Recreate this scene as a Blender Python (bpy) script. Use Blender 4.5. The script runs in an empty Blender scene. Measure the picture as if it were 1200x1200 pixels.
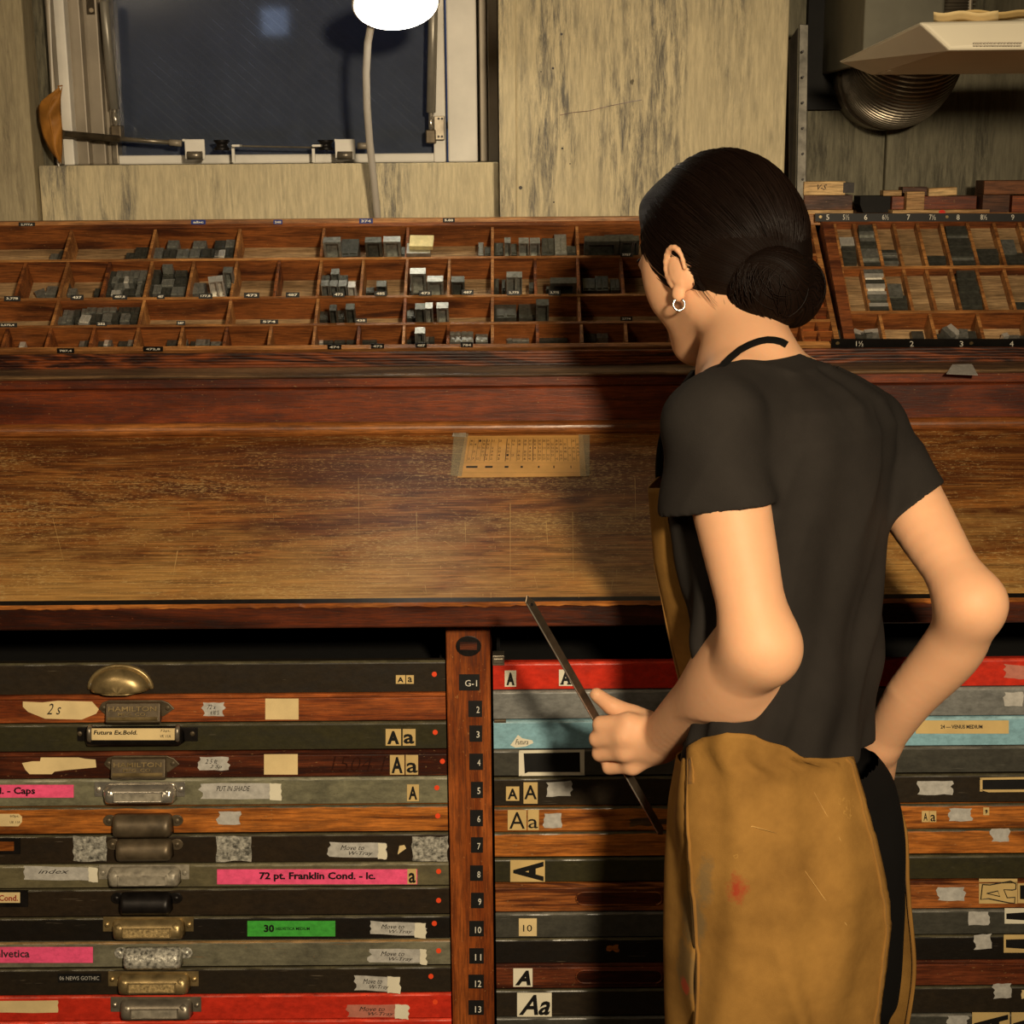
import bpy, bmesh, math, random
import numpy as np
from mathutils import Vector, Matrix
R = math.radians
random.seed(7)
rng = np.random.default_rng(7)
S = bpy.context.scene
COL = S.collection

# ------------------------------------------------------------------ camera
F = 1800.0
CAM = Vector((0, -1.90, 1.62))
CM = Matrix.Rotation(R(77), 3, 'X') @ Matrix.Rotation(R(-0.45), 3, 'Z')
cd = bpy.data.cameras.new('camera'); cam = bpy.data.objects.new('camera', cd); COL.objects.link(cam)
cam.matrix_world = Matrix.Translation(CAM) @ CM.to_4x4()
cd.sensor_width = 36; cd.lens = 36 * F / 1200; cd.clip_start = .05
S.camera = cam

def ray(px, py): return CM @ Vector(((px - 600) / F, -(py - 600) / F, -1))
def P(px, py, Y=0.0):
    d = ray(px, py); return CAM + d * ((Y - CAM.y) / d.y)
def PP(px, py, O, n):
    d = ray(px, py); return CAM + d * ((Vector(O) - CAM).dot(n) / d.dot(n))
def proj(p):
    q = CM.transposed() @ (Vector(p) - CAM); return 600 + F * q.x / -q.z, 600 - F * q.y / -q.z

# ------------------------------------------------------------------ light and exposure
S.view_settings.view_transform = 'Standard'; S.view_settings.look = 'None'
S.view_settings.gamma = 1; S.view_settings.use_curve_mapping = False
S.view_settings.exposure = 0.0
w = bpy.data.worlds.new('world'); S.world = w; w.use_nodes = True
w.node_tree.nodes['Background'].inputs[0].default_value = (1.0, .72, .42, 1)
w.node_tree.nodes['Background'].inputs[1].default_value = .024

def light(name, kind, loc, target, power, color, size=.1, **kw):
    l = bpy.data.lights.new(name, kind); l.energy = power; l.color = color
    if kind == 'AREA': l.shape = 'DISK'; l.size = size
    else: l.shadow_soft_size = size
    for k, v in kw.items(): setattr(l, k, v)
    o = bpy.data.objects.new(name, l); COL.objects.link(o); o.location = loc
    o.rotation_euler = (Vector(target) - Vector(loc)).to_track_quat('-Z', 'Y').to_euler()
    return o
KEY = light('ceiling_spot', 'SPOT', (.42, -2.25, 1.98), (.0, .1, 1.12), 232, (1.0, .82, .56), .085, spot_size=R(62), spot_blend=.85)
FILL = light('room_light', 'AREA', (-1.3, -1.9, 2.5), (0, 0, 1.1), 9, (1.0, .80, .54), .7)

# ------------------------------------------------------------------ mesh helpers
class MB:
    def __init__(s): s.v = []; s.f = []
    def add(s, vs, fs):
        n = len(s.v); s.v += [tuple(p) for p in vs]; s.f += [tuple(i + n for i in f) for f in fs]; return s
    def box(s, lo, hi, M=None):
        x0, y0, z0 = lo; x1, y1, z1 = hi
        vs = [Vector(p) for p in ((x0,y0,z0),(x1,y0,z0),(x1,y1,z0),(x0,y1,z0),(x0,y0,z1),(x1,y0,z1),(x1,y1,z1),(x0,y1,z1))]
        if M: vs = [M @ p for p in vs]
        return s.add(vs, [(0,3,2,1),(4,5,6,7),(0,1,5,4),(1,2,6,5),(2,3,7,6),(3,0,4,7)])
    def prism(s, pts, d):                       # polygon (3D, planar) pushed along d
        n = len(pts); d = Vector(d); a = [Vector(p) for p in pts]; b = [p + d for p in a]
        return s.add(a + b, [tuple(range(n)), tuple(range(2*n-1, n-1, -1))] + [(i, i+n, (i+1) % n + n, (i+1) % n) for i in range(n)])
    def exx(s, prof, x0, x1):                   # (Y,z) profile extruded along X
        return s.prism([(x0, y, z) for y, z in prof], (x1 - x0, 0, 0))
    def tube(s, pts, r, n=10, cap=True):
        pts = [Vector(p) for p in pts]; rs = r if isinstance(r, (list, tuple)) else [r] * len(pts)
        vs = []; up = None
        for i, p in enumerate(pts):
            t = (pts[min(i+1, len(pts)-1)] - pts[max(i-1, 0)]).normalized()
            if up is None: up = t.orthogonal().normalized()
            a = (up - t * up.dot(t)).normalized(); b = t.cross(a); up = a
            for k in range(n):
                c = 2 * math.pi * k / n; vs.append(p + (a * math.cos(c) + b * math.sin(c)) * rs[i])
        fs = [(i*n+k, i*n+(k+1) % n, (i+1)*n+(k+1) % n, (i+1)*n+k) for i in range(len(pts)-1) for k in range(n)]
        if cap: fs += [tuple(range(n-1, -1, -1)), tuple((len(pts)-1)*n + k for k in range(n))]
        return s.add(vs, fs)
    def cyl(s, a, b, r, n=16): return s.tube([a, b], r, n)
    def grid(s, fn, nu, nv):
        vs = [fn(u / (nu-1), v / (nv-1)) for v in range(nv) for u in range(nu)]
        return s.add(vs, [(v*nu+u, v*nu+u+1, (v+1)*nu+u+1, (v+1)*nu+u) for v in range(nv-1) for u in range(nu-1)])

def worldloc(o):
    p = Vector((0, 0, 0))
    while o: p += o.location; o = o.parent
    return p
def obj(name, mb, mat, parent=None, base=False, smooth=False, bevel=0, solid=0, seg=2, offs=0.0):
    vs = np.array(mb.v, dtype=float)
    lo, hi = vs.min(0), vs.max(0); c = (lo + hi) / 2
    if base or parent is None: c[2] = lo[2]
    me = bpy.data.meshes.new(name); me.from_pydata((vs - c).tolist(), [], mb.f); me.update()
    bm = bmesh.new(); bm.from_mesh(me); bmesh.ops.recalc_face_normals(bm, faces=bm.faces); bm.to_mesh(me); bm.free()
    if smooth:
        me.polygons.foreach_set('use_smooth', [True] * len(me.polygons))
    if mat: me.materials.append(mat)
    o = bpy.data.objects.new(name, me); COL.objects.link(o)
    o.parent = parent; o.location = Vector(c) - (worldloc(parent) if parent else Vector())
    if solid:
        m = o.modifiers.new('solid', 'SOLIDIFY'); m.thickness = solid; m.offset = offs
    if bevel:
        m = o.modifiers.new('bevel', 'BEVEL'); m.width = bevel; m.segments = seg; m.limit_method = 'ANGLE'; m.angle_limit = R(40)
    return o
def tag(o, label=None, cat=None, group=None, kind=None):
    if label: o['label'] = label
    if cat: o['category'] = cat
    if group: o['group'] = group
    if kind: o['kind'] = kind
    return o
def thing(name, label, cat, loc, group=None):
    o = bpy.data.objects.new(name, None); COL.objects.link(o); o.location = loc; o.empty_display_size = .02
    return tag(o, label, cat, group)
def plab(o, label): o['label'] = label; return o

# ------------------------------------------------------------------ materials
class NT:
    def __init__(s, name):
        s.m = bpy.data.materials.new(name); s.m.use_nodes = True; s.t = s.m.node_tree
        s.b = s.t.nodes['Principled BSDF']
    def n(s, typ, ins=None, **kw):
        nd = s.t.nodes.new(typ)
        for k, v in kw.items(): setattr(nd, k, v)
        for k, v in (ins or {}).items():
            if hasattr(v, 'links') or isinstance(v, bpy.types.NodeSocket): s.t.links.new(v, nd.inputs[k])
            else: nd.inputs[k].default_value = v
        return nd
    def link(s, a, b): s.t.links.new(a, b)
    def coord(s, scale=(1, 1, 1), rnd=True, rot=(0, 0, 0)):
        tc = s.n('ShaderNodeTexCoord'); out = tc.outputs['Object']
        if rnd:
            oi = s.n('ShaderNodeObjectInfo')
            mu = s.n('ShaderNodeMath', {0: oi.outputs['Random'], 1: 17.0}, operation='MULTIPLY')
            va = s.n('ShaderNodeVectorMath', {0: out, 1: mu.outputs[0]}, operation='ADD'); out = va.outputs[0]
        return s.n('ShaderNodeMapping', {'Vector': out, 'Scale': scale, 'Rotation': rot}).outputs[0]
    def noise(s, vec, scale, detail=4, rough=.55, dist=0.0):
        return s.n('ShaderNodeTexNoise', {'Vector': vec, 'Scale': scale, 'Detail': detail, 'Roughness': rough, 'Distortion': dist}).outputs[0]
    def ramp(s, fac, stops):
        r = s.n('ShaderNodeValToRGB', {'Fac': fac}); e = r.color_ramp.elements
        while len(e) < len(stops): e.new(.5)
        for i, (p, c) in enumerate(stops):
            e[i].position = p; e[i].color = (c, c, c, 1) if isinstance(c, (int, float)) else (*c, 1)
        return r.outputs[0]
    def mix(s, fac, a, b, mode='MIX'):
        nd = s.t.nodes.new('ShaderNodeMix'); nd.data_type = 'RGBA'; nd.blend_type = mode
        for i, v in ((0, fac), (6, a), (7, b)):
            if isinstance(v, bpy.types.NodeSocket): s.link(v, nd.inputs[i])
            elif isinstance(v, tuple): nd.inputs[i].default_value = (*v[:3], 1)
            else: nd.inputs[i].default_value = v
        return nd.outputs[2]
    def bump(s, h, strength=.3, dist=.002):
        b = s.n('ShaderNodeBump', {'Height': h, 'Strength': strength, 'Distance': dist}); s.link(b.outputs[0], s.b.inputs['Normal'])
    def out(s, color=None, rough=.5, metal=0.0, spec=.5, **kw):
        if color is not None:
            if isinstance(color, tuple): s.b.inputs['Base Color'].default_value = (*color, 1)
            else: s.link(color, s.b.inputs['Base Color'])
        for k, v in (('Roughness', rough), ('Metallic', metal), ('Specular IOR Level', spec)):
            if isinstance(v, bpy.types.NodeSocket): s.link(v, s.b.inputs[k])
            else: s.b.inputs[k].default_value = v
        for k, v in kw.items(): s.b.inputs[k.replace('_', ' ')].default_value = v
        return s.m
def srgb(r, g, b):
    f = lambda c: (c/255/12.92 if c/255 <= .04045 else ((c/255+.055)/1.055)**2.4)
    return (f(r), f(g), f(b))
def sc(c, k): return tuple(x * k for x in c)

def wood(name, dark, light, ax=0, rough=.42, k=1.0, figure=5.0, wear=0.0, wearcol=(.5, .3, .12), bump=.25, spec=.4):
    t = NT(name)
    def s3(a, b): v = [b, b, b]; v[ax] = a; return tuple(v)
    c1 = t.coord(s3(2.2*k, 20*k)); n1 = t.noise(c1, 1.0, 5, .6, .9)
    rings = t.n('ShaderNodeMath', {0: n1, 1: figure*1.6}, operation='MULTIPLY')
    rings = t.n('ShaderNodeMath', {0: rings.outputs[0], 1: 1.0}, operation='PINGPONG').outputs[0]
    c2 = t.coord(s3(30*k, 420*k)); n2 = t.noise(c2, 1.0, 3, .65)
    col = t.mix(t.ramp(rings, [(.15, 0.), (.85, 1.)]), dark, light)
    col = t.mix(.8, col, t.ramp(n2, [(.38, .42), (.6, 1.05)]), 'MULTIPLY')
    big = t.noise(t.coord((7, 7, 7)), 2.0, 6, .7)
    col = t.mix(.6, col, t.ramp(big, [(.3, .45), (.68, 1.3)]), 'MULTIPLY')
    sp = t.noise(t.coord(s3(160, 330)), 1.0, 3, .7)
    col = t.mix(t.ramp(sp, [(.66, 0.), (.70, .4)]), col, wearcol)
    col = t.mix(t.ramp(sp, [(.28, .55), (.33, 0.)]), col, sc(dark, .35))
    if wear:
        wn = t.ramp(t.noise(t.coord((18, 40, 40)), 1.0, 6, .75), [(.72 - wear*.3, 0.), (.76 - wear*.3, 1.)])
        col = t.mix(wn, col, wearcol)
    t.bump(n2, bump, .0012)
    return t.out(col, t.ramp(n2, [(.3, rough + .15), (.7, rough - .05)]), 0, spec)

def paint(name, col, rough=.4, wear=.2, wearcol=(.25, .2, .14), metal=0.0, dirt=.5, spec=.5):
    t = NT(name)
    big = t.noise(t.coord((9, 9, 20)), 2.0, 7, .75)
    c = t.mix(dirt, col, t.ramp(big, [(.32, .25), (.62, 1.25)]), 'MULTIPLY')
    grime = t.noise(t.coord((60, 60, 90)), 1.5, 4, .7)
    c = t.mix(.35, c, t.ramp(grime, [(.35, .45), (.6, 1.2)]), 'MULTIPLY')
    scr = t.noise(t.coord((14, 300, 300), rot=(0, R(6), 0)), 1, 3, .7)
    c = t.mix(t.ramp(scr, [(.68, 0.), (.72, .35)]), c, sc(wearcol, 1.1))
    if wear:
        wn = t.ramp(t.noise(t.coord((34, 60, 80)), 1.0, 7, .8), [(.72 - wear*.25, 0.), (.76 - wear*.25, .85)])
        c = t.mix(wn, c, wearcol)
    fine = t.noise(t.coord((1, 1, 1)), 260, 2)
    t.bump(fine, .15, .0008)
    return t.out(c, t.ramp(big, [(.3, rough + .12), (.7, rough - .1)]), metal, spec)

def plain(name, col, rough=.6, metal=0.0, var=.25, nscale=60, bump=.1, spec=.4):
    t = NT(name); n = t.noise(t.coord(), nscale, 4)
    c = t.mix(1.0, col, t.ramp(n, [(.3, 1-var), (.7, 1+var)]), 'MULTIPLY')
    t.bump(n, bump, .001)
    return t.out(c, rough, metal, spec)

M = {}
M['wood_orange'] = wood('wood_orange', srgb(120, 62, 20), srgb(200, 120, 50), rough=.38, figure=4)
M['wood_rust'] = wood('wood_rust', srgb(118, 54, 24), srgb(176, 94, 44), rough=.38, figure=3)
M['wood_dark'] = wood('wood_dark', srgb(62, 28, 16), srgb(120, 60, 34), rough=.35, figure=3, wear=.1)
M['wood_figure'] = wood('wood_figure', srgb(92, 45, 20), srgb(172, 100, 46), rough=.4, figure=9, k=.9)
M['wood_red'] = wood('wood_red', srgb(74, 29, 11), srgb(128, 58, 23), rough=.38, figure=2, spec=.35)
M['wood_mould'] = wood('wood_mould', srgb(132, 74, 32), srgb(186, 116, 56), rough=.3, figure=2, spec=.5)
M['wood_grain'] = wood('wood_grain', srgb(48, 20, 10), srgb(132, 66, 28), rough=.35, figure=9, wear=.14, wearcol=srgb(170, 100, 50))
M['wood_ledge'] = wood('wood_ledge', srgb(82, 62, 44), srgb(136, 104, 70), rough=.35, figure=3, wear=.1, wearcol=srgb(180, 140, 90))
M['tray_wood'] = wood('tray_wood', srgb(88, 44, 20), srgb(156, 90, 42), rough=.5, figure=4)
M['tray_wood_dark'] = wood('tray_wood_dark', srgb(92, 46, 24), srgb(146, 82, 42), rough=.5, figure=4)
M['tray_rail'] = wood('tray_rail', srgb(140, 88, 46), srgb(196, 136, 76), rough=.45, figure=3, wear=.12, wearcol=srgb(215, 165, 100))
M['tray_floor'] = wood('tray_floor', srgb(146, 116, 80), srgb(188, 154, 110), rough=.6, figure=3)
M['post_wood'] = wood('post_wood', srgb(126, 60, 24), srgb(166, 88, 38), ax=2, rough=.35, figure=3, wear=.05, wearcol=srgb(200, 140, 80))
M['edge_wood'] = wood('edge_wood', srgb(150, 84, 36), srgb(206, 130, 62), rough=.35, figure=3, wear=.15, wearcol=srgb(70, 36, 18))
M['face_wood'] = wood('face_wood', srgb(52, 22, 12), srgb(100, 46, 24), rough=.32, figure=3, wear=.08, wearcol=srgb(150, 80, 40))
M['black_int'] = plain('black_int', (.006, .005, .004), .8)
M['bar_steel'] = plain('bar_steel', srgb(96, 92, 84), .5, .7, .4, 60)
M['olive'] = paint('olive', srgb(54, 50, 30), .42, .05)
M['olive_dark'] = paint('olive_dark', srgb(46, 38, 28), .38, .08)
M['brown_black'] = paint('brown_black', srgb(48, 38, 27), .35, .1)
M['black_metal'] = paint('black_metal', srgb(30, 25, 20), .38, .06)
M['gray_green'] = paint('gray_green', srgb(122, 118, 94), .45, .3, srgb(66, 58, 40), dirt=.75)
M['gray_rust'] = paint('gray_rust', srgb(116, 112, 92), .5, .28, srgb(150, 96, 44), dirt=.7)
M['olive_gray'] = paint('olive_gray', srgb(104, 96, 70), .45, .2, srgb(60, 50, 34))
M['gray'] = paint('gray', srgb(128, 128, 124), .42, .22, srgb(92, 80, 62), dirt=.6)
M['dark_gray'] = paint('dark_gray', srgb(72, 70, 62), .35, .08, srgb(110, 106, 96))
M['red'] = paint('red', srgb(206, 52, 34), .3, .1, srgb(150, 60, 40), dirt=.35)
M['blue'] = paint('blue', srgb(138, 182, 196), .4, .04, srgb(60, 60, 54), dirt=.2)
M['chrome'] = plain('chrome', srgb(206, 198, 184), .2, .8, .25, 90)
M['strut_grey'] = plain('strut_grey', srgb(150, 144, 132), .35, .35, .1, 40)
M['card_grey'] = plain('card_grey', srgb(150, 142, 126), .45, .2, .4, 90, .3)
M['card_brass'] = plain('card_brass', srgb(168, 144, 98), .5, .3, .6, 260, .8)
M['steel'] = plain('steel', srgb(140, 130, 114), .35, .6, .4, 40)
M['old_brass'] = plain('old_brass', srgb(158, 136, 94), .36, .65, .45, 45, .3)
M['dark_iron'] = plain('dark_iron', srgb(98, 85, 66), .42, .45, .35, 60, .3)
M['black_iron'] = plain('black_iron', srgb(34, 30, 28), .4, .5, .4, 60, .3)
M['cream'] = plain('cream', srgb(226, 200, 146), .75, 0, .12, 25)
M['offwhite'] = plain('offwhite', srgb(228, 220, 196), .7, 0, .06, 25)
M['tan_card'] = plain('tan_card', srgb(206, 176, 116), .7, 0, .12, 25)
M['pink'] = paint('pink', srgb(255, 92, 140), .55, .14, srgb(150, 30, 50), dirt=.15)
M['green'] = paint('green', srgb(66, 170, 60), .55, .06, srgb(40, 100, 30), dirt=.2)
M['red_dot'] = plain('red_dot', srgb(240, 76, 34), .5, 0, .05)
M['tape'] = plain('tape', srgb(184, 180, 172), .5, 0, .2, 120, .3)
M['tape_pink'] = plain('tape_pink', srgb(190, 118, 100), .5, 0, .15, 120, .3)
M['foil'] = plain('foil', srgb(176, 172, 160), .35, .35, .85, 210, 1.0)
M['ink'] = plain('ink', (.008, .007, .006), .5)
M['ink_soft'] = plain('ink_soft', srgb(48, 42, 38), .6)
M['ink_red'] = plain('ink_red', srgb(150, 34, 30), .6)
M['white_ink'] = plain('white_ink', srgb(228, 222, 206), .5)
M['black_card'] = plain('black_card', srgb(18, 16, 14), .55)
M['blue_tag'] = plain('blue_tag', srgb(30, 52, 128), .4)
M['lead'] = plain('lead', srgb(146, 146, 138), .42, .7, .3, 150, .3)
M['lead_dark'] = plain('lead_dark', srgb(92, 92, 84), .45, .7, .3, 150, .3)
M['lead_bright'] = plain('lead_bright', srgb(214, 210, 200), .4, .6, .15, 150, .2)
M['brass_slug'] = plain('brass_slug', srgb(214, 196, 140), .35, .6, .15, 100)
M['pale_wood'] = wood('pale_wood', srgb(176, 132, 80), srgb(222, 184, 126), rough=.55, figure=2)
M['brown_block'] = wood('brown_block', srgb(70, 38, 20), srgb(128, 76, 38), rough=.5, figure=3)
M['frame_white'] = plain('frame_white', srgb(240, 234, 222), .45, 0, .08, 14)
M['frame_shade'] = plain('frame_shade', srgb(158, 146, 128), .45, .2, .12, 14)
M['plastic_white'] = plain('plastic_white', srgb(226, 216, 192), .4, 0, .04, 10)
M['flex'] = plain('flex', srgb(176, 168, 156), .22, 0, .05, 20, .02)

def concrete(name, c1, c2, streak=1.0, rnd=True):
    t = NT(name)
    n1 = t.noise(t.coord((75, 75, 9)), 1.2, 8, .8, .3)
    n2 = t.noise(t.coord((7, 7, 1.3)), 1.1, 5, .6)
    n3 = t.noise(t.coord((240, 240, 30)), 1, 3, .6)
    m = t.ramp(n2, [(.45, 0.), (.56, 1.)])
    st_ = t.ramp(n1, [(.42, 0.), (.60, 1.)])
    k2 = t.n('ShaderNodeMath', {0: m, 1: .8, 2: .2}, operation='MULTIPLY_ADD').outputs[0]
    kk = t.n('ShaderNodeMath', {0: st_, 1: k2}, operation='MULTIPLY').outputs[0]
    c = t.mix(kk, c1, c2)
    c = t.mix(.4, c, t.ramp(n3, [(.35, .65), (.65, 1.15)]), 'MULTIPLY')
    c = t.mix(.35, c, t.ramp(t.noise(t.coord((2, 2, 2)), 2, 5, .6), [(.3, .7), (.7, 1.15)]), 'MULTIPLY')
    spots = t.ramp(t.noise(t.coord((22, 22, 12)), 2.2, 3, .5), [(.235, 0.2), (.25, 1.)])
    c = t.mix(.8, c, spots, 'MULTIPLY')
    h = t.n('ShaderNodeMath', {0: n1, 1: n3}, operation='ADD').outputs[0]
    t.bump(h, .4, .002)
    return t.out(c, .85, 0, .2)
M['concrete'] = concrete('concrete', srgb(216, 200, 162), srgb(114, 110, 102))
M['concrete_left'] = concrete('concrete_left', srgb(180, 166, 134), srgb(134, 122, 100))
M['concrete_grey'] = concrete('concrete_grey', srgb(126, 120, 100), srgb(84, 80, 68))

# ------------------------------------------------------------------ writing
_tc = {}
def text2d(body, bold=0.0, shear=0.0):
    key = (body, bold, shear)
    if key not in _tc:
        cu = bpy.data.curves.new('t', 'FONT'); cu.body = body; cu.size = 1; cu.offset = bold; cu.shear = shear; cu.resolution_u = 2
        cu.fill_mode = 'FRONT'
        o = bpy.data.objects.new('t', cu)
        me = o.to_mesh(); v = np.array([x.co[:] for x in me.vertices]); f = [tuple(p.vertices) for p in me.polygons]
        o.to_mesh_clear(); bpy.data.objects.remove(o); bpy.data.curves.remove(cu)
        lo, hi = v.min(0), v.max(0); v = (v - lo) / np.maximum(hi - lo, 1e-6); _tc[key] = (v[:, :2], f, (hi - lo)[0] / (hi - lo)[1])
    return _tc[key]
def put_text(body, O, ux, uz, mat, parent, bold=0.0, shear=0.0, name='lettering', mb=None, lift=None, warp=0):
    """O lower-left corner, ux, uz the full width and height vectors"""
    v, f, _ = text2d(body, bold, shear); own = mb is None
    if own: mb = MB()
    O = Vector(O); n = ux.cross(uz).normalized() * (lift or .0003)
    mb.add([O + ux * a + uz * b + n + (uz * warp * math.sin(a * 9)) for a, b in v], f)
    if own: return obj(name, mb, mat, parent)
exec('')

# flat pieces on a plane: a frame maps pixels of the photograph to the plane they lie in
class Plane:
    def __init__(s, O, n): s.O = Vector(O); s.n = Vector(n).normalized()
    def p(s, px, py, lift=0.0):
        q = PP(px, py, s.O, s.n); return q + s.n * lift
def sheet(pl, pts, mat, parent, name, lift=.0, thick=.0006, label=None):
    mb = MB().prism([pl.p(x, y, lift) for x, y in pts], pl.n * thick)
    o = obj(name, mb, mat, parent)
    if label: o['label'] = label
    return o
def rect(x0, y0, x1, y1): return [(x0, y1), (x1, y1), (x1, y0), (x0, y0)]
def torn(x0, y0, x1, y1, seed, left=3, right=3, skew=0, wob=.6):
    r = random.Random(seed); n = 5; pts = []
    for i in range(n): pts.append((x0 + (x1-x0)*i/(n-1), y1 + r.uniform(-wob, wob) + skew*i/(n-1)))
    for i in range(1, 5): pts.append((x1 + r.uniform(-right, right), y1 + skew + (y0-y1)*i/5))
    for i in range(n): pts.append((x1 + (x0-x1)*i/(n-1), y0 + r.uniform(-wob, wob) + skew*(1-i/(n-1))))
    for i in range(1, 5): pts.append((x0 + r.uniform(-left, left), y0 + (y1-y0)*i/5))
    return pts
def write(pl, body, x0, y0, x1, y1, mat, parent, bold=0.0, shear=0.0, lift=.001, name='lettering', rot=0):
    if rot == 90:      # reads downward-left, letters lying on their side (top towards the left)
        a, b, c = pl.p(x1, y1, lift), pl.p(x1, y0, lift), pl.p(x0, y1, lift)
    else:
        a, b, c = pl.p(x0, y1, lift), pl.p(x1, y1, lift), pl.p(x0, y0, lift)
    return put_text(body, a, b - a, c - a, mat, parent, bold, shear, name)

# ------------------------------------------------------------------ the room shell
def struct(name, mb, mat, **k): o = obj(name, mb, mat, **k); o['kind'] = 'structure'; return o
M['floor'] = plain('floor_concrete', srgb(70, 62, 54), .7, 0, .2, 6)
struct('floor', MB().box((-2.2, -3.2, -.1), (2.2, 1.1, 0)), M['floor'])
YW = .86                                                # face of the rear wall
xp0, xp1 = P(585, 120, .74).x, P(922, 120, .74).x        # the concrete pillar
sill = P(300, 192, .82).z
xl_edge = P(40, 200, .80).x
# rear wall with its window opening: built of blocks round the opening
wx0, wx1 = P(58, 120, YW).x, xp0 + .01
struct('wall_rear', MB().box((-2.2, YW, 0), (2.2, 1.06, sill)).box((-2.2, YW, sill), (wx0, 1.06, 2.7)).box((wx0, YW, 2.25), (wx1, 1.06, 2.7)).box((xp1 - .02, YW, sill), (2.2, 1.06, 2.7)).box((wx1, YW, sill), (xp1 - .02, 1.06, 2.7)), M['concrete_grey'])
struct('wall_left', MB().box((-2.2, -3.2, 0), (-2.1, YW, 2.7)), M['concrete_left'])
struct('wall_right', MB().box((2.1, -3.2, 0), (2.2, YW, 2.7)), M['concrete_left'])
struct('wall_back', MB().box((-2.2, -3.3, 0), (2.2, -3.2, 2.7)), M['concrete_left'])
struct('ceiling', MB().box((-2.2, -3.3, 2.7), (2.2, 1.06, 2.8)), M['concrete_left'])
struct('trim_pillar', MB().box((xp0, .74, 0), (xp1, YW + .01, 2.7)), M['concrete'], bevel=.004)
struct('trim_pillar_edge', MB().box((xp0 - .0005, .737, 0), (xp0 + .028, .745, 2.7)), M['concrete'], bevel=.002)
crk = bpy.data.objects['trim_pillar']
obj('hairline_crack', MB().tube([P(x, y, .739) for x, y in ((656, 135), (670, 132), (690, 130), (715, 124), (735, 120), (752, 117))], .0007, 4), M['wood_dark'], crk)
for bx, by, br_ in ((648, 80, 3), (634, 84, 1.6), (658, 40, 3.2), (659, 174, 2.6), (668, 192, 1.6), (610, 220, 4.5), (649, 237, 2)):
    obj('bug_hole', MB().cyl(P(bx, by, .7395), P(bx, by, .742), br_*.0007, 9), M['black_iron'], crk)
struct('trim_left_pier', MB().box((-2.1, .80, 0), (xl_edge, YW + .02, 2.7)), M['concrete_left'], bevel=.003)
struct('trim_sill_face', MB().box((xl_edge + .003, .815, 1.2), (xp0 - .002, YW + .02, sill)), M['concrete'], bevel=.003)
struct('trim_wall_joint', MB().box((P(1035, 200, YW).x, YW - .018, 1.2), (2.1, YW + .01, 2.7)), M['concrete_grey'], bevel=.003)

# window
YG = 1.0
wf = obj('window_1', MB().box((P(136, 100, YG).x, YG - .03, sill), (P(512, 100, YG).x, YG + .03, P(300, 181, YG).z)), M['frame_white'], bevel=.003)
wf['kind'] = 'structure'
zt = 2.25
gx0, gx1 = P(139, 100, YG).x, P(508, 100, YG).x
obj('stile', MB().box((gx1, YG - .035, sill), (P(522, 100, YG).x, YG + .03, zt)), M['frame_white'], wf, bevel=.002)
obj('stile', MB().box((gx0 - .012, YG - .035, sill), (gx0, YG + .03, zt)), M['steel'], wf, bevel=.002)
obj('jamb_liner', MB().box((P(524, 100, .96).x, .955, sill), (P(559, 100, .96).x, .985, zt)), M['frame_white'], wf, bevel=.003)
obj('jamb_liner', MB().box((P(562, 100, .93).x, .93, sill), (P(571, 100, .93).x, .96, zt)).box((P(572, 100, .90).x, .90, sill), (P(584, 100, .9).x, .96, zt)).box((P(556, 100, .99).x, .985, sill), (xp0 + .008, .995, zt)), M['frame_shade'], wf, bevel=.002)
# left reveal of stepped metal channels
st = [(58, 62, .865), (63, 79, .90), (80, 97, .925), (98, 117, .95), (118, 128, .97)]
for i, (a, b, yy) in enumerate(st):
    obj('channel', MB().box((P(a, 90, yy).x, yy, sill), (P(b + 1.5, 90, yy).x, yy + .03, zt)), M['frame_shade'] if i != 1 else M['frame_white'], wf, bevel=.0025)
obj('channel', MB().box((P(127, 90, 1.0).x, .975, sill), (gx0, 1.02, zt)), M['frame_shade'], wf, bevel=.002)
t = NT('night_glass')
cc = t.coord((1, 1, 1), rnd=False, rot=(0, R(48), 0))
wv = t.n('ShaderNodeTexWave', {'Vector': cc, 'Scale': 22.0, 'Distortion': .4, 'Detail': 1.0}, wave_type='BANDS', bands_direction='X').outputs[1]
ln = t.ramp(wv, [(.93, 0.), (.99, 1.)])
dust = t.noise(t.coord((1, 1, 1), rnd=False), 9, 5, .7)
col = t.mix(t.n('ShaderNodeMath', {0: ln, 1: .15}, operation='MULTIPLY').outputs[0], srgb(96, 104, 120), srgb(150, 156, 166))
col = t.mix(.5, col, t.ramp(dust, [(.3, .7), (.7, 1.3)]), 'MULTIPLY')
M['glass'] = t.out(col, .12, 0, .5, Transmission_Weight=.55, IOR=1.3)
obj('pane', MB().box((gx0, YG - .004, sill), (gx1, YG + .002, zt)), M['glass'], wf)
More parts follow.
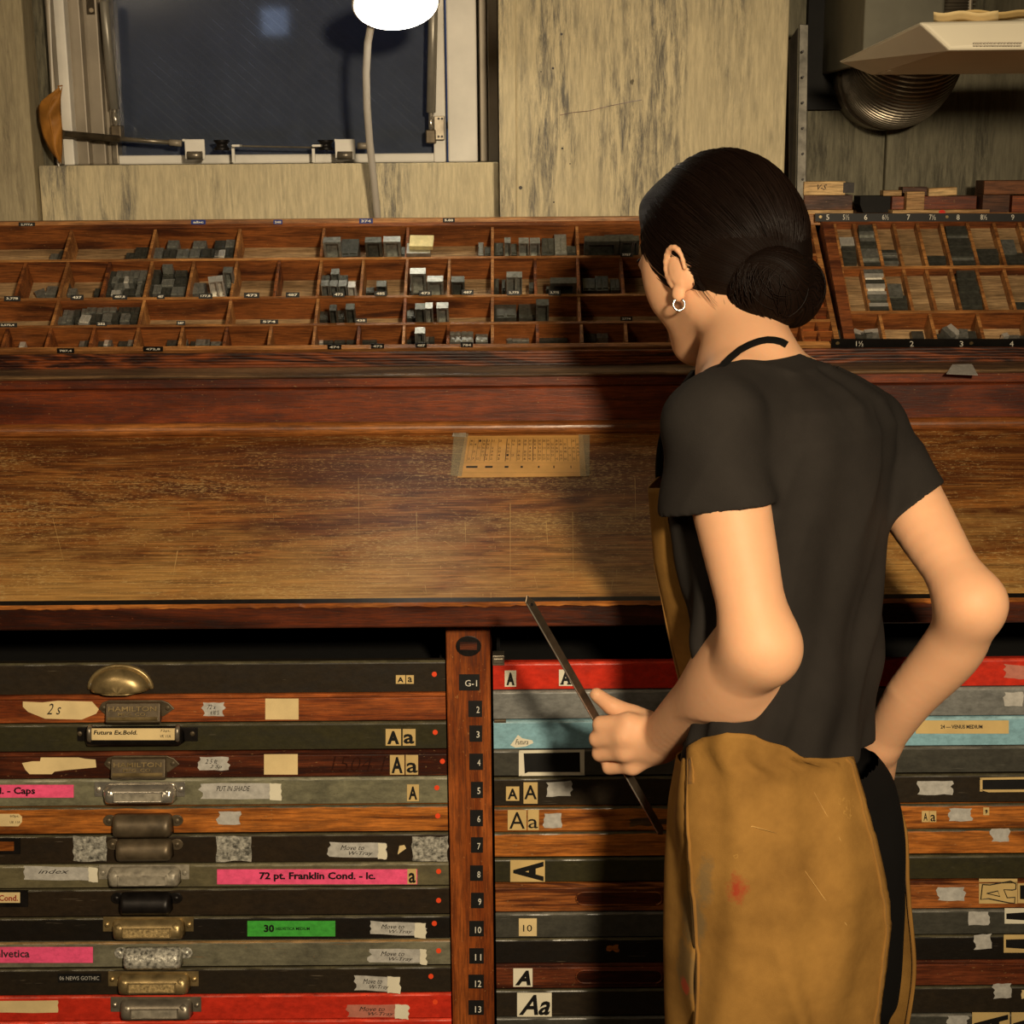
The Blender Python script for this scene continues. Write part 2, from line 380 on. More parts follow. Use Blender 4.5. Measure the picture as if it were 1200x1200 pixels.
# the building across the yard behind the glass
M['night_wall'] = plain('night_wall', srgb(70, 78, 96), .8, 0, .2, 5)
nb = thing('neighbouring_building', 'dark wall of a building seen through the night window', 'building', (-.5, 2.6, 0))
obj('wall', MB().box((-2.4, 2.6, 0), (1.2, 2.7, 3.2)), M['night_wall'], nb)
for zz in (1.70, 2.2): obj('ledge', MB().box((-2.4, 2.57, zz), (1.2, 2.61, zz + .02)), M['night_wall'], nb)
for xx in (-1.15, -.62, -.2): obj('mullion', MB().box((xx, 2.57, 0), (xx + .04, 2.61, 3.2)), M['night_wall'], nb)
t = NT('lit_pane'); t.b.inputs['Emission Color'].default_value = (.5, .56, .62, 1); t.b.inputs['Emission Strength'].default_value = 3.5
M['lit_pane'] = t.out((.3, .3, .3), .5)
obj('lit_window', MB().box((P(308, 36, 2.56).x, 2.56, P(308, 40, 2.56).z), (P(337, 40, 2.56).x, 2.6, P(308, 10, 2.56).z)), M['lit_pane'], nb)
light('yard_fill', 'AREA', (-.6, 1.35, 2.9), (-.6, 2.6, 1.6), 26, (.45, .6, 1.0), .6)  # unseen blue lamp, added to light the wall behind the glass

# gas struts and the opening gear
def strut(a, b, c, label):
    r = thing('gas_strut', label, 'window strut', a)
    a, b, c = Vector(a), Vector(b), Vector(c)
    obj('cylinder', MB().tube([a, a.lerp(b, .02), b], [.006, .0085, .0085], 14), M['strut_grey'], r, smooth=True)
    obj('rod', MB().cyl(b, c, .0045, 10), M['chrome'], r, smooth=True)
    obj('mount', MB().box(c - Vector((.009, .008, .012)), c + Vector((.009, .02, .012))), M['dark_iron'], r, bevel=.002)
    return r
s1 = strut(P(122, 0, .93), P(134, 128, .94), P(137, 155, .945), 'slim grey gas strut at the left side of the window')
obj('bracket', MB().box(P(101, 18, .95), P(114, -4, .97)).cyl(P(107, 12, .945), P(107, 12, .955), .005, 10), M['dark_iron'], s1, bevel=.001)
s2 = strut(P(508, 0, .93), P(505, 132, .94), P(505, 160, .945), 'slim grey gas strut at the right side of the window')
obj('hinge_plate', MB().box(P(509, 164, .948), P(521, 136, .965)), M['steel'], s2, bevel=.001)
for q in ((514, 139), (518, 139), (514, 160), (518, 160)): obj('screw', MB().cyl(P(q[0], q[1], .9455), P(q[0], q[1], .95), .0022, 8), M['black_iron'], s2)
g = thing('window_opener', 'steel rod and roller gear along the window bottom', 'window opener', P(230, 185, .92))
obj('lever_arm', MB().tube([P(72, 156, .86), P(75, 157, .88), P(140, 163, .92)], .0065, 10), M['dark_iron'], g, smooth=True)
obj('lever_tip', MB().tube([P(138, 162.5, .92), P(202, 167, .92)], .004, 10), M['steel'], g, smooth=True)
obj('sleeve', MB().tube([P(199, 167, .92), P(213, 168, .92)], .006, 12), M['frame_shade'], g, smooth=True)
for cx in (229, 405):
    obj('roller_bracket', MB().box(P(cx-12, 187, .905), P(cx+11, 163, .91)).box(P(cx-12, 187, .905), P(cx+11, 184, .95)).box(P(cx-12, 166, .905), P(cx-10, 163, .95)), M['frame_white'], g, bevel=.002)
    obj('roller', MB().cyl(P(cx-9, 182, .90), P(cx+8, 182, .90), .007, 14), M['steel'], g, smooth=True)
for cx in (260, 382):
    obj('pulley', MB().tube([P(cx, 170, .93) + Vector((0, 0, z)) for z in (-.009, -.007, -.002, .002, .007, .009)], [.014, .015, .010, .010, .015, .014], 18), M['black_iron'], g, smooth=True)
    obj('clip', MB().box(P(cx+12 if cx < 300 else cx-16, 190, .925), P(cx+15 if cx < 300 else cx-13, 170, .93)).box(P(cx+12 if cx < 300 else cx-16, 172, .90), P(cx+24 if cx < 300 else cx-4, 169.5, .93)), M['frame_white'], g)
obj('wire', MB().tube([P(272, 171, .925), P(372, 173, .925)], .0016, 8), M['steel'], g)
obj('sleeve', MB().tube([P(419, 171, .92), P(433, 171, .92)], .006, 12), M['frame_shade'], g, smooth=True)
# dry leaf hanging from its cord
lf = thing('dry_leaf', 'curled brown dried leaf hanging on a cord left of window', 'leaf', P(61, 193, .79))
M['leaf'] = plain('leaf', srgb(168, 112, 42), .6, 0, .35, 22, .6)
edge = [(0, 104, 70, 3), (.12, 116, 60, 11), (.3, 128, 58, 13.5), (.5, 142, 59, 13), (.7, 158, 62, 11.5), (.88, 177, 66, 7), (1, 190, 70, 1.5)]
def leaf(u, v):
    ys = np.interp(v, [e[0] for e in edge], [e[1] for e in edge]); cx = np.interp(v, [e[0] for e in edge], [e[2] for e in edge]); hw = np.interp(v, [e[0] for e in edge], [e[3] for e in edge])
    s = 2*u - 1
    return P(cx + s*hw, ys + 2*math.sin(s*5+v*9), .785 + .012*abs(s)**1.5 + .004*math.sin(v*14+s*3))
obj('blade', MB().grid(leaf, 11, 22), M['leaf'], lf, smooth=True, solid=.0008)
obj('vein', MB().tube([P(np.interp(v, [e[0] for e in edge], [e[2] for e in edge]), np.interp(v, [e[0] for e in edge], [e[1] for e in edge]), .783) for v in np.linspace(0, .95, 10)], .0009, 6), M['leaf'], lf)
obj('stalk', MB().tube([P(70, 105, .785), P(68, 101, .783), P(73, 100.5, .78)], .0012, 6), M['leaf'], lf)
tag(obj('cord', MB().tube([P(57, -20, .80), P(62, 108, .80)], .0012, 6).tube([P(67, 182, .80), P(69, 195, .80)], .0012, 6), M['frame_white']), 'thin pale cord running down beside the left window reveal', 'cord')

# ------------------------------------------------------------------ gooseneck lamp
lp = thing('desk_lamp', 'white gooseneck desk lamp with glowing round head', 'lamp', P(443, 262, .70))
stem = [(445, 290), (442, 250), (438, 210), (433, 165), (430, 125), (429, 85), (431, 50), (438, 14), (450, -8), (462, -16)]
obj('gooseneck', MB().tube([P(x, y, .775 - .017*i) for i, (x, y) in enumerate(stem)], .0062, 14), M['flex'], lp, smooth=True)
hc = P(464, 5, .60); nrm = Vector((.10, -.50, -.86)).normalized()
ta = nrm.orthogonal(); q = nrm.to_track_quat('Z', 'Y').to_matrix()
ex = Vector((.98, 0, .16)); ex = (ex - nrm * ex.dot(nrm)).normalized(); ey = nrm.cross(ex)
def disc(r0, off0, r1, off1, n=40, mb=None):
    mb = mb or MB()
    a = [hc + nrm*off0 + (ex*math.cos(c) + ey*math.sin(c))*r0 for c in np.linspace(0, 2*math.pi, n, endpoint=False)]
    b = [hc + nrm*off1 + (ex*math.cos(c) + ey*math.sin(c))*r1 for c in np.linspace(0, 2*math.pi, n, endpoint=False)]
    return mb.add(a + b, [tuple(range(n)), tuple(range(2*n-1, n-1, -1))] + [(i, i+n, (i+1) % n+n, (i+1) % n) for i in range(n)])
rh = .0645
shade = disc(rh + .004, 0.0, rh + .004, -.008); disc(rh + .002, -.008, rh*.6, -.03, mb=shade); disc(.02, -.03, .012, -.06, mb=shade)
obj('lamp_head', shade, M['flex'], lp, smooth=False, bevel=.002)
t = NT('lamp_glow'); t.b.inputs['Emission Color'].default_value = (1, .93, .78, 1); t.b.inputs['Emission Strength'].default_value = 18
M['lamp_glow'] = t.out((.9, .9, .9), .5)
obj('diffuser', disc(rh, .0015, rh, -.002), M['lamp_glow'], lp)
# ------------------------------------------------------------------ steel bar, overhead tray, duct
sb = thing('steel_bar', 'dark steel straightedge standing against the concrete pillar', 'steel bar', P(935, 250, .70))
obj('web', MB().prism([P(933, 262, .70), P(944, 262, .70), P(947.5, 29, .72), P(937, 28, .72)], (0, .006, 0)), M['bar_steel'], sb, bevel=.001)
obj('flange', MB().prism([P(925, 262, .715), P(931.5, 262, .70), P(935.5, 32, .72), P(925, 48, .735)], (0, .006, 0)), M['black_iron'], sb, bevel=.001)
for yy in (60, 90, 120, 150, 180, 210): obj('rivet', MB().cyl(P(941, yy, .70), P(941, yy, .72), .002, 8), M['black_iron'], sb)
ht = thing('hanging_tray', 'white plastic tray hung overhead with papers on top', 'tray', P(1113, 60, .1))
A, B, C, D = P(1113, 59, .08), P(1076, 31, .10), P(1020, 88, .50), P(980, 72, .50)
w2 = Vector((.75, 0, 0))
rb, rt = Vector((A.x + .75, A.y, A.z)), Vector((A.x + .75, A.y, B.z + .012))
body = MB().add([A, Vector((B.x, B.y, B.z + .006)), C, D, rb, rt, Vector((rb.x, C.y, C.z)), Vector((rb.x, D.y, D.z + .012))], [(0,2,3,1), (0,1,5,4), (0,4,6,2), (1,3,7,5), (2,6,7,3), (4,5,7,6)])
obj('shell', body, M['plastic_white'], ht, bevel=.006, seg=3)
tpl = Plane((0, A.y - .001, 0), (0, -1, 0))
pm = MB(); r_ = random.Random(4)
for yy, xe, xs_ in ((50.2, 1198, 1141), (53.4, 1196, 1141)):      # two lines of print too worn to read
    x = xs_
    while x < xe:
        w_ = r_.uniform(1.2, 3.6); pm.prism([tpl.p(a, b, .0003) for a, b in rect(x, yy - .8, x + w_, yy + .8)], (0, -.0001, 0)); x += w_ + r_.uniform(.5, 1.4)
o = obj('worn_print', pm, M['frame_shade'], ht); o['kind'] = 'stuff'
pb = thing('paper_bundle', 'yellowed folded papers lying on top of the hanging tray', 'papers', P(1150, 26, .14))
for i, (x0, x1, y0, y1, m) in enumerate([(1094, 1170, 14, 26, 'cream'), (1120, 1215, 13, 22, 'tan_card'), (1128, 1210, 20, 27, 'offwhite')]):
    obj('paper_sheet', MB().grid(lambda u, v, x0=x0, x1=x1, y0=y0, y1=y1: P(x0 + (x1-x0)*u, y0 + (y1-y0)*v + 1.5*math.sin(u*11+i*2), .13 + .02*i + .015*v), 14, 4), M[m], pb, solid=.001, smooth=True)
for xx in (P(1150, 0, .3).x, P(1260, 0, .3).x): obj('hanger', MB().cyl((xx, .35, B.z), (xx, .35, 2.7), .003, 8), M['steel'], ht)
# ribbed duct
pts = []; rs = []
c0 = P(1068, 155, .64); c0.z += .205
N = 330
for i in range(N):
    s = i / (N-1)
    if s < .4: p = Vector((c0.x, c0.y, c0.z + .42 * (1 - s/.4) + .0)); 
    else:
        a = (s - .4) / .6 * math.pi/2; p = Vector((c0.x, c0.y + .11*(1-math.cos(a)), c0.z - .11*math.sin(a) + 0))
        if a > 0: p.y = c0.y + .13*(1 - math.cos(a)); 
    pts.append(p); rs.append(.086 + (.0028 if i % 6 < 3 else -.0018))
dk = thing('flexible_duct', 'ribbed silver air duct bending into the wall', 'duct', (c0.x, c0.y, c0.z - .15))
M['casing'] = plain('casing', srgb(104, 100, 84), .6, .1, .2, 12)
M['duct'] = plain('duct', srgb(140, 130, 114), .3, .75, .2, 30)
obj('tube', MB().tube(pts + [Vector((c0.x, YW, c0.z - .11))], rs + [.086], 44), M['duct'], dk, smooth=False)
obj('collar', MB().tube([(c0.x, .80, c0.z - .11), (c0.x, YW + .005, c0.z - .11)], .089, 40), M['steel'], dk)
bx0, bx1 = P(1012, 40, .53).x, P(1106, 40, .53).x
obj('casing', MB().box((bx0, .53, P(1060, 74, .53).z), (bx1, .545, 2.4)).box((bx0, .545, P(1060, 74, .53).z), (bx0 + .01, .84, 2.4)), M['casing'], dk, bevel=.002)
struct('trim_shadow_panel', MB().box((P(947, 60, .83).x, .838, P(980, 128, .83).z), (P(1020, 60, .83).x, .859, 2.7)), M['black_int'])  # flat black panel added to stand in for a shadow on the wall

# ------------------------------------------------------------------ sloping worktop and its back rail
XL, XR = -1.15, 1.15
yF = -.05
zF = P(300, 704, yF).z
a_d = R(17); nd = Vector((0, -math.sin(a_d), math.cos(a_d)))
DESK = Plane((0, yF, zF), nd)
back = DESK.p(300, 512); yB, zB = back.y, back.z
def desk_mat():
    t = NT('desk_wood')
    def pp(v, k): return t.n('ShaderNodeMath', {0: t.n('ShaderNodeMath', {0: v, 1: k}, operation='MULTIPLY').outputs[0], 1: 1.0}, operation='PINGPONG').outputs[0]
    n1 = t.noise(t.coord((1.7, 13, 13), rnd=False), 1.0, 5, .6, .8)
    c2 = t.coord((10, 300, 300), rnd=False); n2 = t.noise(c2, 1, 3, .7)
    n3 = t.noise(t.coord((40, 420, 420), rnd=False), 1, 2, .6)
    col = t.mix(t.ramp(pp(n1, 15.0), [(.1, 0.), (.8, 1.)]), srgb(112, 62, 26), srgb(168, 108, 50))
    col = t.mix(.85, col, t.ramp(n2, [(.36, .42), (.62, 1.2)]), 'MULTIPLY')
    col = t.mix(.5, col, t.ramp(n3, [(.36, .45), (.6, 1.2)]), 'MULTIPLY')
    bn = t.noise(t.coord((1.0, 11, 11), rnd=False), 1.0, 5, .65)
    col = t.mix(t.ramp(bn, [(.47, 0.), (.62, .75)]), col, t.mix(.6, srgb(84, 42, 18), t.ramp(n2, [(.3, .5), (.7, 1.3)]), 'MULTIPLY'))
    tc = t.n('ShaderNodeTexCoord'); sx = t.n('ShaderNodeSeparateXYZ', {0: tc.outputs['Object']})
    wn = t.noise(t.coord((3, 7, 7), rnd=False), 1.6, 8, .75)
    fr = t.n('ShaderNodeMapRange', {'Value': sx.outputs[1], 'From Min': .08, 'From Max': -.2, 'To Min': -.16, 'To Max': .16}).outputs[0]
    wsum = t.n('ShaderNodeMath', {0: wn, 1: fr}, operation='ADD').outputs[0]
    worn = t.mix(.9, srgb(188, 142, 78), t.ramp(n2, [(.34, .5), (.62, 1.15)]), 'MULTIPLY')
    col = t.mix(t.ramp(wsum, [(.44, 0.), (.66, .85)]), col, worn)
    sf = None
    for rot, sl in ((8, 300), (84, 320), (-40, 340), (95, 300), (30, 330), (1, 360)):
        a = t.noise(t.coord((9, sl, 1), rnd=False, rot=(0, 0, R(rot))), 1, 2, .6)
        m = t.noise(t.coord((4, 6, 5), rnd=False, rot=(0, 0, R(rot*2+9))), 2.6, 6, .75)
        a = t.ramp(a, [(.665, 0.), (.69, 1.)]); m = t.ramp(m, [(.50, 0.), (.60, 1.)])
        a = t.n('ShaderNodeMath', {0: a, 1: m}, operation='MULTIPLY').outputs[0]
        sf = a if sf is None else t.n('ShaderNodeMath', {0: sf, 1: a}, operation='MAXIMUM').outputs[0]
    sf = t.n('ShaderNodeMath', {0: sf, 1: .62}, operation='MULTIPLY').outputs[0]
    col = t.mix(sf, col, srgb(216, 184, 124))
    area = t.noise(t.coord((3, 9, 9), rnd=False), 1.2, 4, .6)
    speck = t.noise(t.coord((150, 330, 330), rnd=False), 1, 3, .7)
    sp_ = t.n('ShaderNodeMath', {0: speck, 1: t.n('ShaderNodeMath', {0: area, 1: .5}, operation='MULTIPLY').outputs[0]}, operation='ADD').outputs[0]
    col = t.mix(t.ramp(sp_, [(.845, 0.), (.88, .55)]), col, srgb(206, 172, 112))
    t.bump(n2, .35, .001)
    return t.out(col, t.ramp(n2, [(.3, .55), (.7, .40)]), 0, .4)
M['desk'] = desk_mat()
wt = thing('sloping_worktop', 'long scratched oak worktop sloping above the drawer cabinets', 'worktop', (0, yF, zF - .03))
th = .022; nY, nZ = nd.y * th, nd.z * th
obj('top_board', MB().exx([(yF + .004, zF), (yB + .0015, zB + .0015*math.tan(a_d)), (yB + .0015, zB - nZ), (yF + .004, zF - .024)], XL, XR), M['desk'], wt)
zg = P(300, 710.5, yF - .012).z; ze = P(300, 737, yF - .012).z
obj('metal_strip', MB().exx([(yF + .005, zF + .0006), (yF - .006, zF - .003), (yF - .006, zg), (yF + .005, zg)], XL, XR), M['black_iron'], wt)
obj('front_rail', MB().exx([(yF + .003, zg + .001), (yF - .008, zg), (yF - .012, zg - .004), (yF - .012, ze + .002), (yF - .010, ze), (yF + .015, ze)], XL, XR), M['face_wood'], wt)
def wob(u, v):
    x = XL + (XR-XL)*u; k = .0003*math.sin(x*37)+.0003*math.sin(x*91+1)+.0004*math.sin(x*203)+.0003*math.sin(x*420)
    return Vector((x, yF - .0065 - .006*v, zg + .0015 - .0035*v + k*(v*1.5)))
obj('lit_edge', MB().grid(wob, 300, 3), M['edge_wood'], wt, solid=.0008)  # paler wood strip, painting the highlight along the front edge
sm = MB(); r_ = random.Random(12)
M['score'] = plain('score', srgb(206, 170, 108), .7, 0, .2, 60)
marks = [(598, 590, 598, 682, .5), (488, 600, 489, 650, .35), (545, 612, 546, 640, .4), (671, 600, 672, 680, .4), (640, 610, 642, 640, .5), (420, 560, 421, 640, .3), (208, 646, 202, 680, .5), (62, 608, 75, 660, .3), (744, 560, 745, 610, .4), (690, 615, 668, 612, .5)]
for _ in range(230):
    x = min(1190, max(5, r_.gauss(560, 260))); y = r_.uniform(525, 698); l_ = r_.choice([3, 4, 5, 8, 12, 18]) * r_.uniform(.6, 1.3); a = r_.choice([0, 0, .1, 1.57, 1.5, 1.65, .8, 2.3]) + r_.gauss(0, .08)
    marks.append((x, y, x + l_*math.cos(a), min(701, y + l_*math.sin(a)*.7), r_.uniform(.18, .42)))
for xa_, ya_, xb_, yb_, wd in marks:
    a, b = DESK.p(xa_, ya_, .0001), DESK.p(xb_, yb_, .0001); d = (b-a).normalized(); q = d.cross(nd)*wd*.0009; sm.add([a-q, b-q*.3, b+q*.3, a+q], [(0, 1, 2, 3)])
o = obj('score_marks', sm, M['score'], wt); o['kind'] = 'stuff'
# back rail of the worktop: round moulding, red panel, ledge, fluted board
zz = lambda py, Y: P(300, py, Y).z
br = thing('worktop_back_rail', 'polished red-brown rail of mouldings behind the worktop', 'rail', (0, yB + .03, zB))
y1 = yB + .002
prof = [(y1 + .03, zz(513, y1) - .004), (y1, zz(512.5, y1))]
zt0, zb0 = zz(495, y1 + .012), zz(512.5, y1)
for a in np.linspace(-70, 80, 9): prof.append((y1 + .010 - .010*math.cos(R(a)), (zt0 + zb0)/2 + (zt0 - zb0)/2*math.sin(R(a))))
prof += [(y1 + .03, zt0)]
obj('round_moulding', MB().exx(prof, XL, XR), M['wood_mould'], br, bevel=.0008)
y2 = y1 + .014
za, zb_, zc = zz(495, y2), zz(456, y2), zz(442, y2)
obj('lower_panel', MB().exx([(y2 + .02, za - .003), (y2, za - .003), (y2, zb_ - .002), (y2 + .002, zb_), (y2 + .02, zb_)], XL, XR), M['wood_red'], br)
obj('upper_panel', MB().exx([(y2 + .02, zb_), (y2 + .0015, zb_ + .0005), (y2 - .002, zb_ + .003), (y2 - .002, zc), (y2 + .02, zc)], XL, XR), M['wood_red'], br)
y3 = y2 - .012; y4 = y2 + .045
zl = zz(440.5, y3); zl2 = zz(431, y4)
obj('ledge', MB().exx([(y3 + .004, zc - .001), (y3, zc + .003), (y3, zl - .002), (y3 + .004, zl + .001), (y4, zl2 + 0.0), (y4 + .008, zl2), (y4 + .008, zc - .001)], XL, XR), M['wood_ledge'], br)
y5 = y4 + .004
ztop = zz(413.5, y5)
pr = [(y5 + .006, zl2 - .002), (y5, zl2 - .001)]
for i in range(5): zf_ = zl2 + (ztop - zl2)*(i+.5)/5; pr += [(y5 - .0015, zf_ - .0015), (y5 - .0015, zf_ + .0015), (y5, zf_ + .0022)]
pr += [(y5, ztop), (y5 + .006, ztop)]
obj('fluted_board', MB().exx(pr, XL, XR), M['wood_grain'], br)
# rack body the upper cases rest on
rk = thing('case_rack', 'dark wooden rack carrying the open type cases', 'rack', (0, y5 + .03, .0))
A_T = R(36)
y6 = y5 + .002; z6 = ztop
cl = .36
obj('rack_side', MB().exx([(y5 + .035, 1.0), (y5 + .035, z6 - .052), (YW - .14, z6 + .155), (YW - .14, 1.0)], XL, XL + .02), M['face_wood'], rk)
obj('rack_side', MB().exx([(y5 + .035, 1.0), (y5 + .035, z6 - .052), (YW - .14, z6 + .155), (YW - .14, 1.0)], XR - .02, XR), M['face_wood'], rk)
obj('rack_bed', MB().exx([(y5 + .04, z6 - .056), (YW - .13, z6 - .056 + (YW - .13 - y5 - .04)*math.tan(A_T)), (YW - .13, z6 - .076 + (YW - .13 - y5 - .04)*math.tan(A_T)), (y5 + .04, z6 - .076)], XL + .02, XR - .02), M['face_wood'], rk)

# ------------------------------------------------------------------ type cabinets (carcass)
cb = thing('type_cabinet', 'double cabinet carcass with numbered centre post holding flat type cases', 'cabinet', (0, .3, 0))
px0, px1 = P(526, 950, -.004).x, P(576.5, 950, -.004).x
zTop = ze + .0
zplin = P(300, 1262, 0).z - .004
obj('centre_post', MB().box((px0, -.004, .02), (px1, .45, zTop)), M['post_wood'], cb, bevel=.0015)
obj('side_panel', MB().box((px0 - .85, -.004, 0), (px0 - .826, .55, zTop)), M['face_wood'], cb, bevel=.001)
obj('side_panel', MB().box((px1 + .826, -.004, 0), (px1 + .85, .55, zTop)), M['face_wood'], cb, bevel=.001)
obj('back_panel', MB().box((px0 - .826, .52, 0), (px1 + .826, .55, zTop)), M['black_int'], cb)
obj('top_panel', MB().box((px0 - .826, .03, zTop - .004), (px1 + .826, .52, zTop + .012)), M['black_int'], cb)
obj('plinth', MB().box((px0 - .826, .01, 0), (px0, .52, zplin)).box((px1, .01, 0), (px1 + .826, .52, zplin)), M['face_wood'], cb)
CF = Plane((0, -.004, 0), (0, -1, 0))
fh = MB(); c_ = [CF.p(549 + 15*math.cos(a), 757 + 12*math.sin(a)) for a in np.linspace(0, 2*math.pi, 24, endpoint=False)]
fh.prism(c_, (0, -.0012, 0)); o = obj('finger_plate', fh, M['black_iron'], cb, bevel=.0004)
obj('card', MB().prism([CF.p(x, y, .0013) for x, y in rect(539, 752, 559, 761)], (0, -.0006, 0)), M['wood_dark'], o)
nums = [('G-1', 538, 790, 562, 809), ('2', 549, 821, 565, 840), ('3', 550, 850, 565, 869), ('4', 550, 883, 566, 902), ('5', 552, 916, 566, 935), ('6', 551, 949, 566, 968),
        ('7', 552, 981, 566, 999), ('8', 551, 1014, 566, 1032), ('9', 552, 1046, 567, 1064), ('10', 550, 1079, 567, 1097), ('11', 550, 1111, 567, 1129), ('12', 549, 1142, 567, 1158), ('13', 549, 1172, 567, 1189)]
for s, x0, y0, x1, y1_ in nums:
    n_ = sheet(CF, rect(x0, y0, x1, y1_), M['black_card'], cb, 'number_label', .0002, label='black card number ' + s)
    w_ = 3.6 * len(s) if s != 'G-1' else 14
    xe = x1 - 3
    write(CF, s, xe - w_, y0 + 6.5, xe, y0 + 14, M['white_ink'], n_)
# case runners: thin rails either side of the cases

# ------------------------------------------------------------------ flat type cases in the cabinet
LX1 = P(524.5, 950, 0).x; LX0 = LX1 - .818
RX0 = P(579.5, 950, 0).x; RX1 = RX0 + .818
_lip = {}
def lip_mat(mat):
    if mat not in _lip:
        c_ = {'red': (226, 74, 50), 'blue': (156, 192, 200), 'gray': (150, 148, 140), 'gray_green': (150, 146, 122), 'gray_rust': (150, 118, 76), 'olive_gray': (130, 122, 96), 'dark_gray': (112, 108, 98)}.get(mat, (84, 78, 58))  # paler than the fronts: the edge highlight is put into the colour
        _lip[mat] = paint('lip_' + mat, srgb(*c_), .3, .35, srgb(60, 54, 42), dirt=.8)
    return _lip[mat]
def case(col, y0, y1, mat, label, wooden=False, Yf=0.0, top=None):
    x0, x1 = (LX0, LX1) if col == 'L' else (RX0, RX1)
    refx = 300 if col == 'L' else 650
    z1, z0 = P(refx, y0, Yf).z, P(refx, y1, Yf).z + .0014
    root = thing('type_case', label, 'type case', ((x0+x1)/2, Yf + .2, z0), 'flat type cases in the cabinet')
    if wooden:
        b = .0052
        obj('front_panel', MB().exx([(Yf, z0), (Yf, z1 - b - .001), (Yf + .002, z1 - b), (Yf + .012, z1 - b), (Yf + .012, z0)], x0, x1), M[mat], root, bevel=.0006)
        obj('top_bead', MB().exx([(Yf + .012, z1 - b), (Yf + .0005, z1 - b), (Yf - .001, z1 - b + .0015), (Yf - .001, z1 - .0015), (Yf + .001, z1), (Yf + .012, z1)], x0, x1), M[mat], root)
    else:
        pr = [(Yf + .010, z0), (Yf, z0), (Yf, z1 - .0035)] + [(Yf + .0035 - .0035*math.cos(a), z1 - .0035 + .0035*math.sin(a)) for a in (R(30), R(60), R(90))] + [(Yf + .012, z1), (Yf + .012, z0)]
        obj('front_panel', MB().exx(pr, x0, x1), M[mat], root)
        def lp_(u, v, z1=z1, Yf=Yf):
            x = x0 + (x1-x0)*u; a = R(20 + 66*v); k = .0005*math.sin(x*71 + z1*900) + .0004*math.sin(x*173 + z1*300)
            return Vector((x, Yf + .0035 - (.0037)*math.cos(a), z1 - .0035 + .0037*math.sin(a) + (k if v < .1 else 0)))
        lo_ = obj('lit_worn_lip', MB().grid(lp_, 120, 4), lip_mat(mat), root, smooth=True)  # strip that paints the light line along the top edge, flecked with wear
        if x0 < 0 and y0 < 780 or y0 > 1190: pass
    zb = z0 + .002; zt_ = z1 - .004
    obj('tray', MB().box((x0+.004, Yf+.012, zb), (x1-.004, Yf+.40, zb+.003)).box((x0+.004, Yf+.012, zb), (x0+.008, Yf+.40, zt_)).box((x1-.008, Yf+.012, zb), (x1-.004, Yf+.40, zt_)).box((x0+.004, Yf+.396, zb), (x1-.004, Yf+.40, zt_)), M['tray_wood_dark'] if wooden else M['black_int'], root)
    root['_y'] = Yf
    return root, Plane((0, Yf, 0), (0, -1, 0))
def dot(pl, root, x, y, r=3.0):
    o = obj('dot_sticker', MB().prism([pl.p(x + r*math.cos(a), y - r*math.sin(a), .0002) for a in np.linspace(0, 2*math.pi, 14, endpoint=False)], (0, -.0004, 0)), M['red_dot'], root); o['label'] = 'small round orange-red sticker'

def hood(pl, cx, cy, w, h, depth, ends=.22, power=2.0, nu=25, nv=9, skew=.35):
    """a curved pull: starts flush with the front at its top edge and rolls outwards and down"""
    c = pl.p(cx, cy); s = (pl.p(cx + 1, cy) - pl.p(cx, cy)).length; hw, hh, d = w*s/2, h*s/2, depth
    mb = MB()
    def fn(u, v):
        x = 2*u - 1; e = max(0.0, (abs(x) - (1-ends)) / ends); sh = max(.0, 1 - e**power) ** .5
        t_ = v * R(112)
        out = d * math.sin(min(t_, R(90))) * (.15 + .85*sh) if t_ <= R(90) else d*(1 - .28*(t_ - R(90))/R(22)) * (.15 + .85*sh)
        z = hh - 2*hh*(1 - math.cos(t_))/(1 - math.cos(R(112)))
        z = hh*.0 + z*(.55 + .45*sh) if z > 0 else z*(.85 + .15*sh)
        return c + Vector((x*hw, -out, z))
    return mb.grid(fn, nu, nv)
def screws(pl, root, pts, mat='dark_iron'):
    for x, y in pts:
        p = pl.p(x, y); obj('screw', MB().tube([p + Vector((0, -.001, 0)), p + Vector((0, -.0032, 0)), p + Vector((0, -.0044, 0))], [.0034, .0032, .0016], 12), M[mat], root, smooth=False)
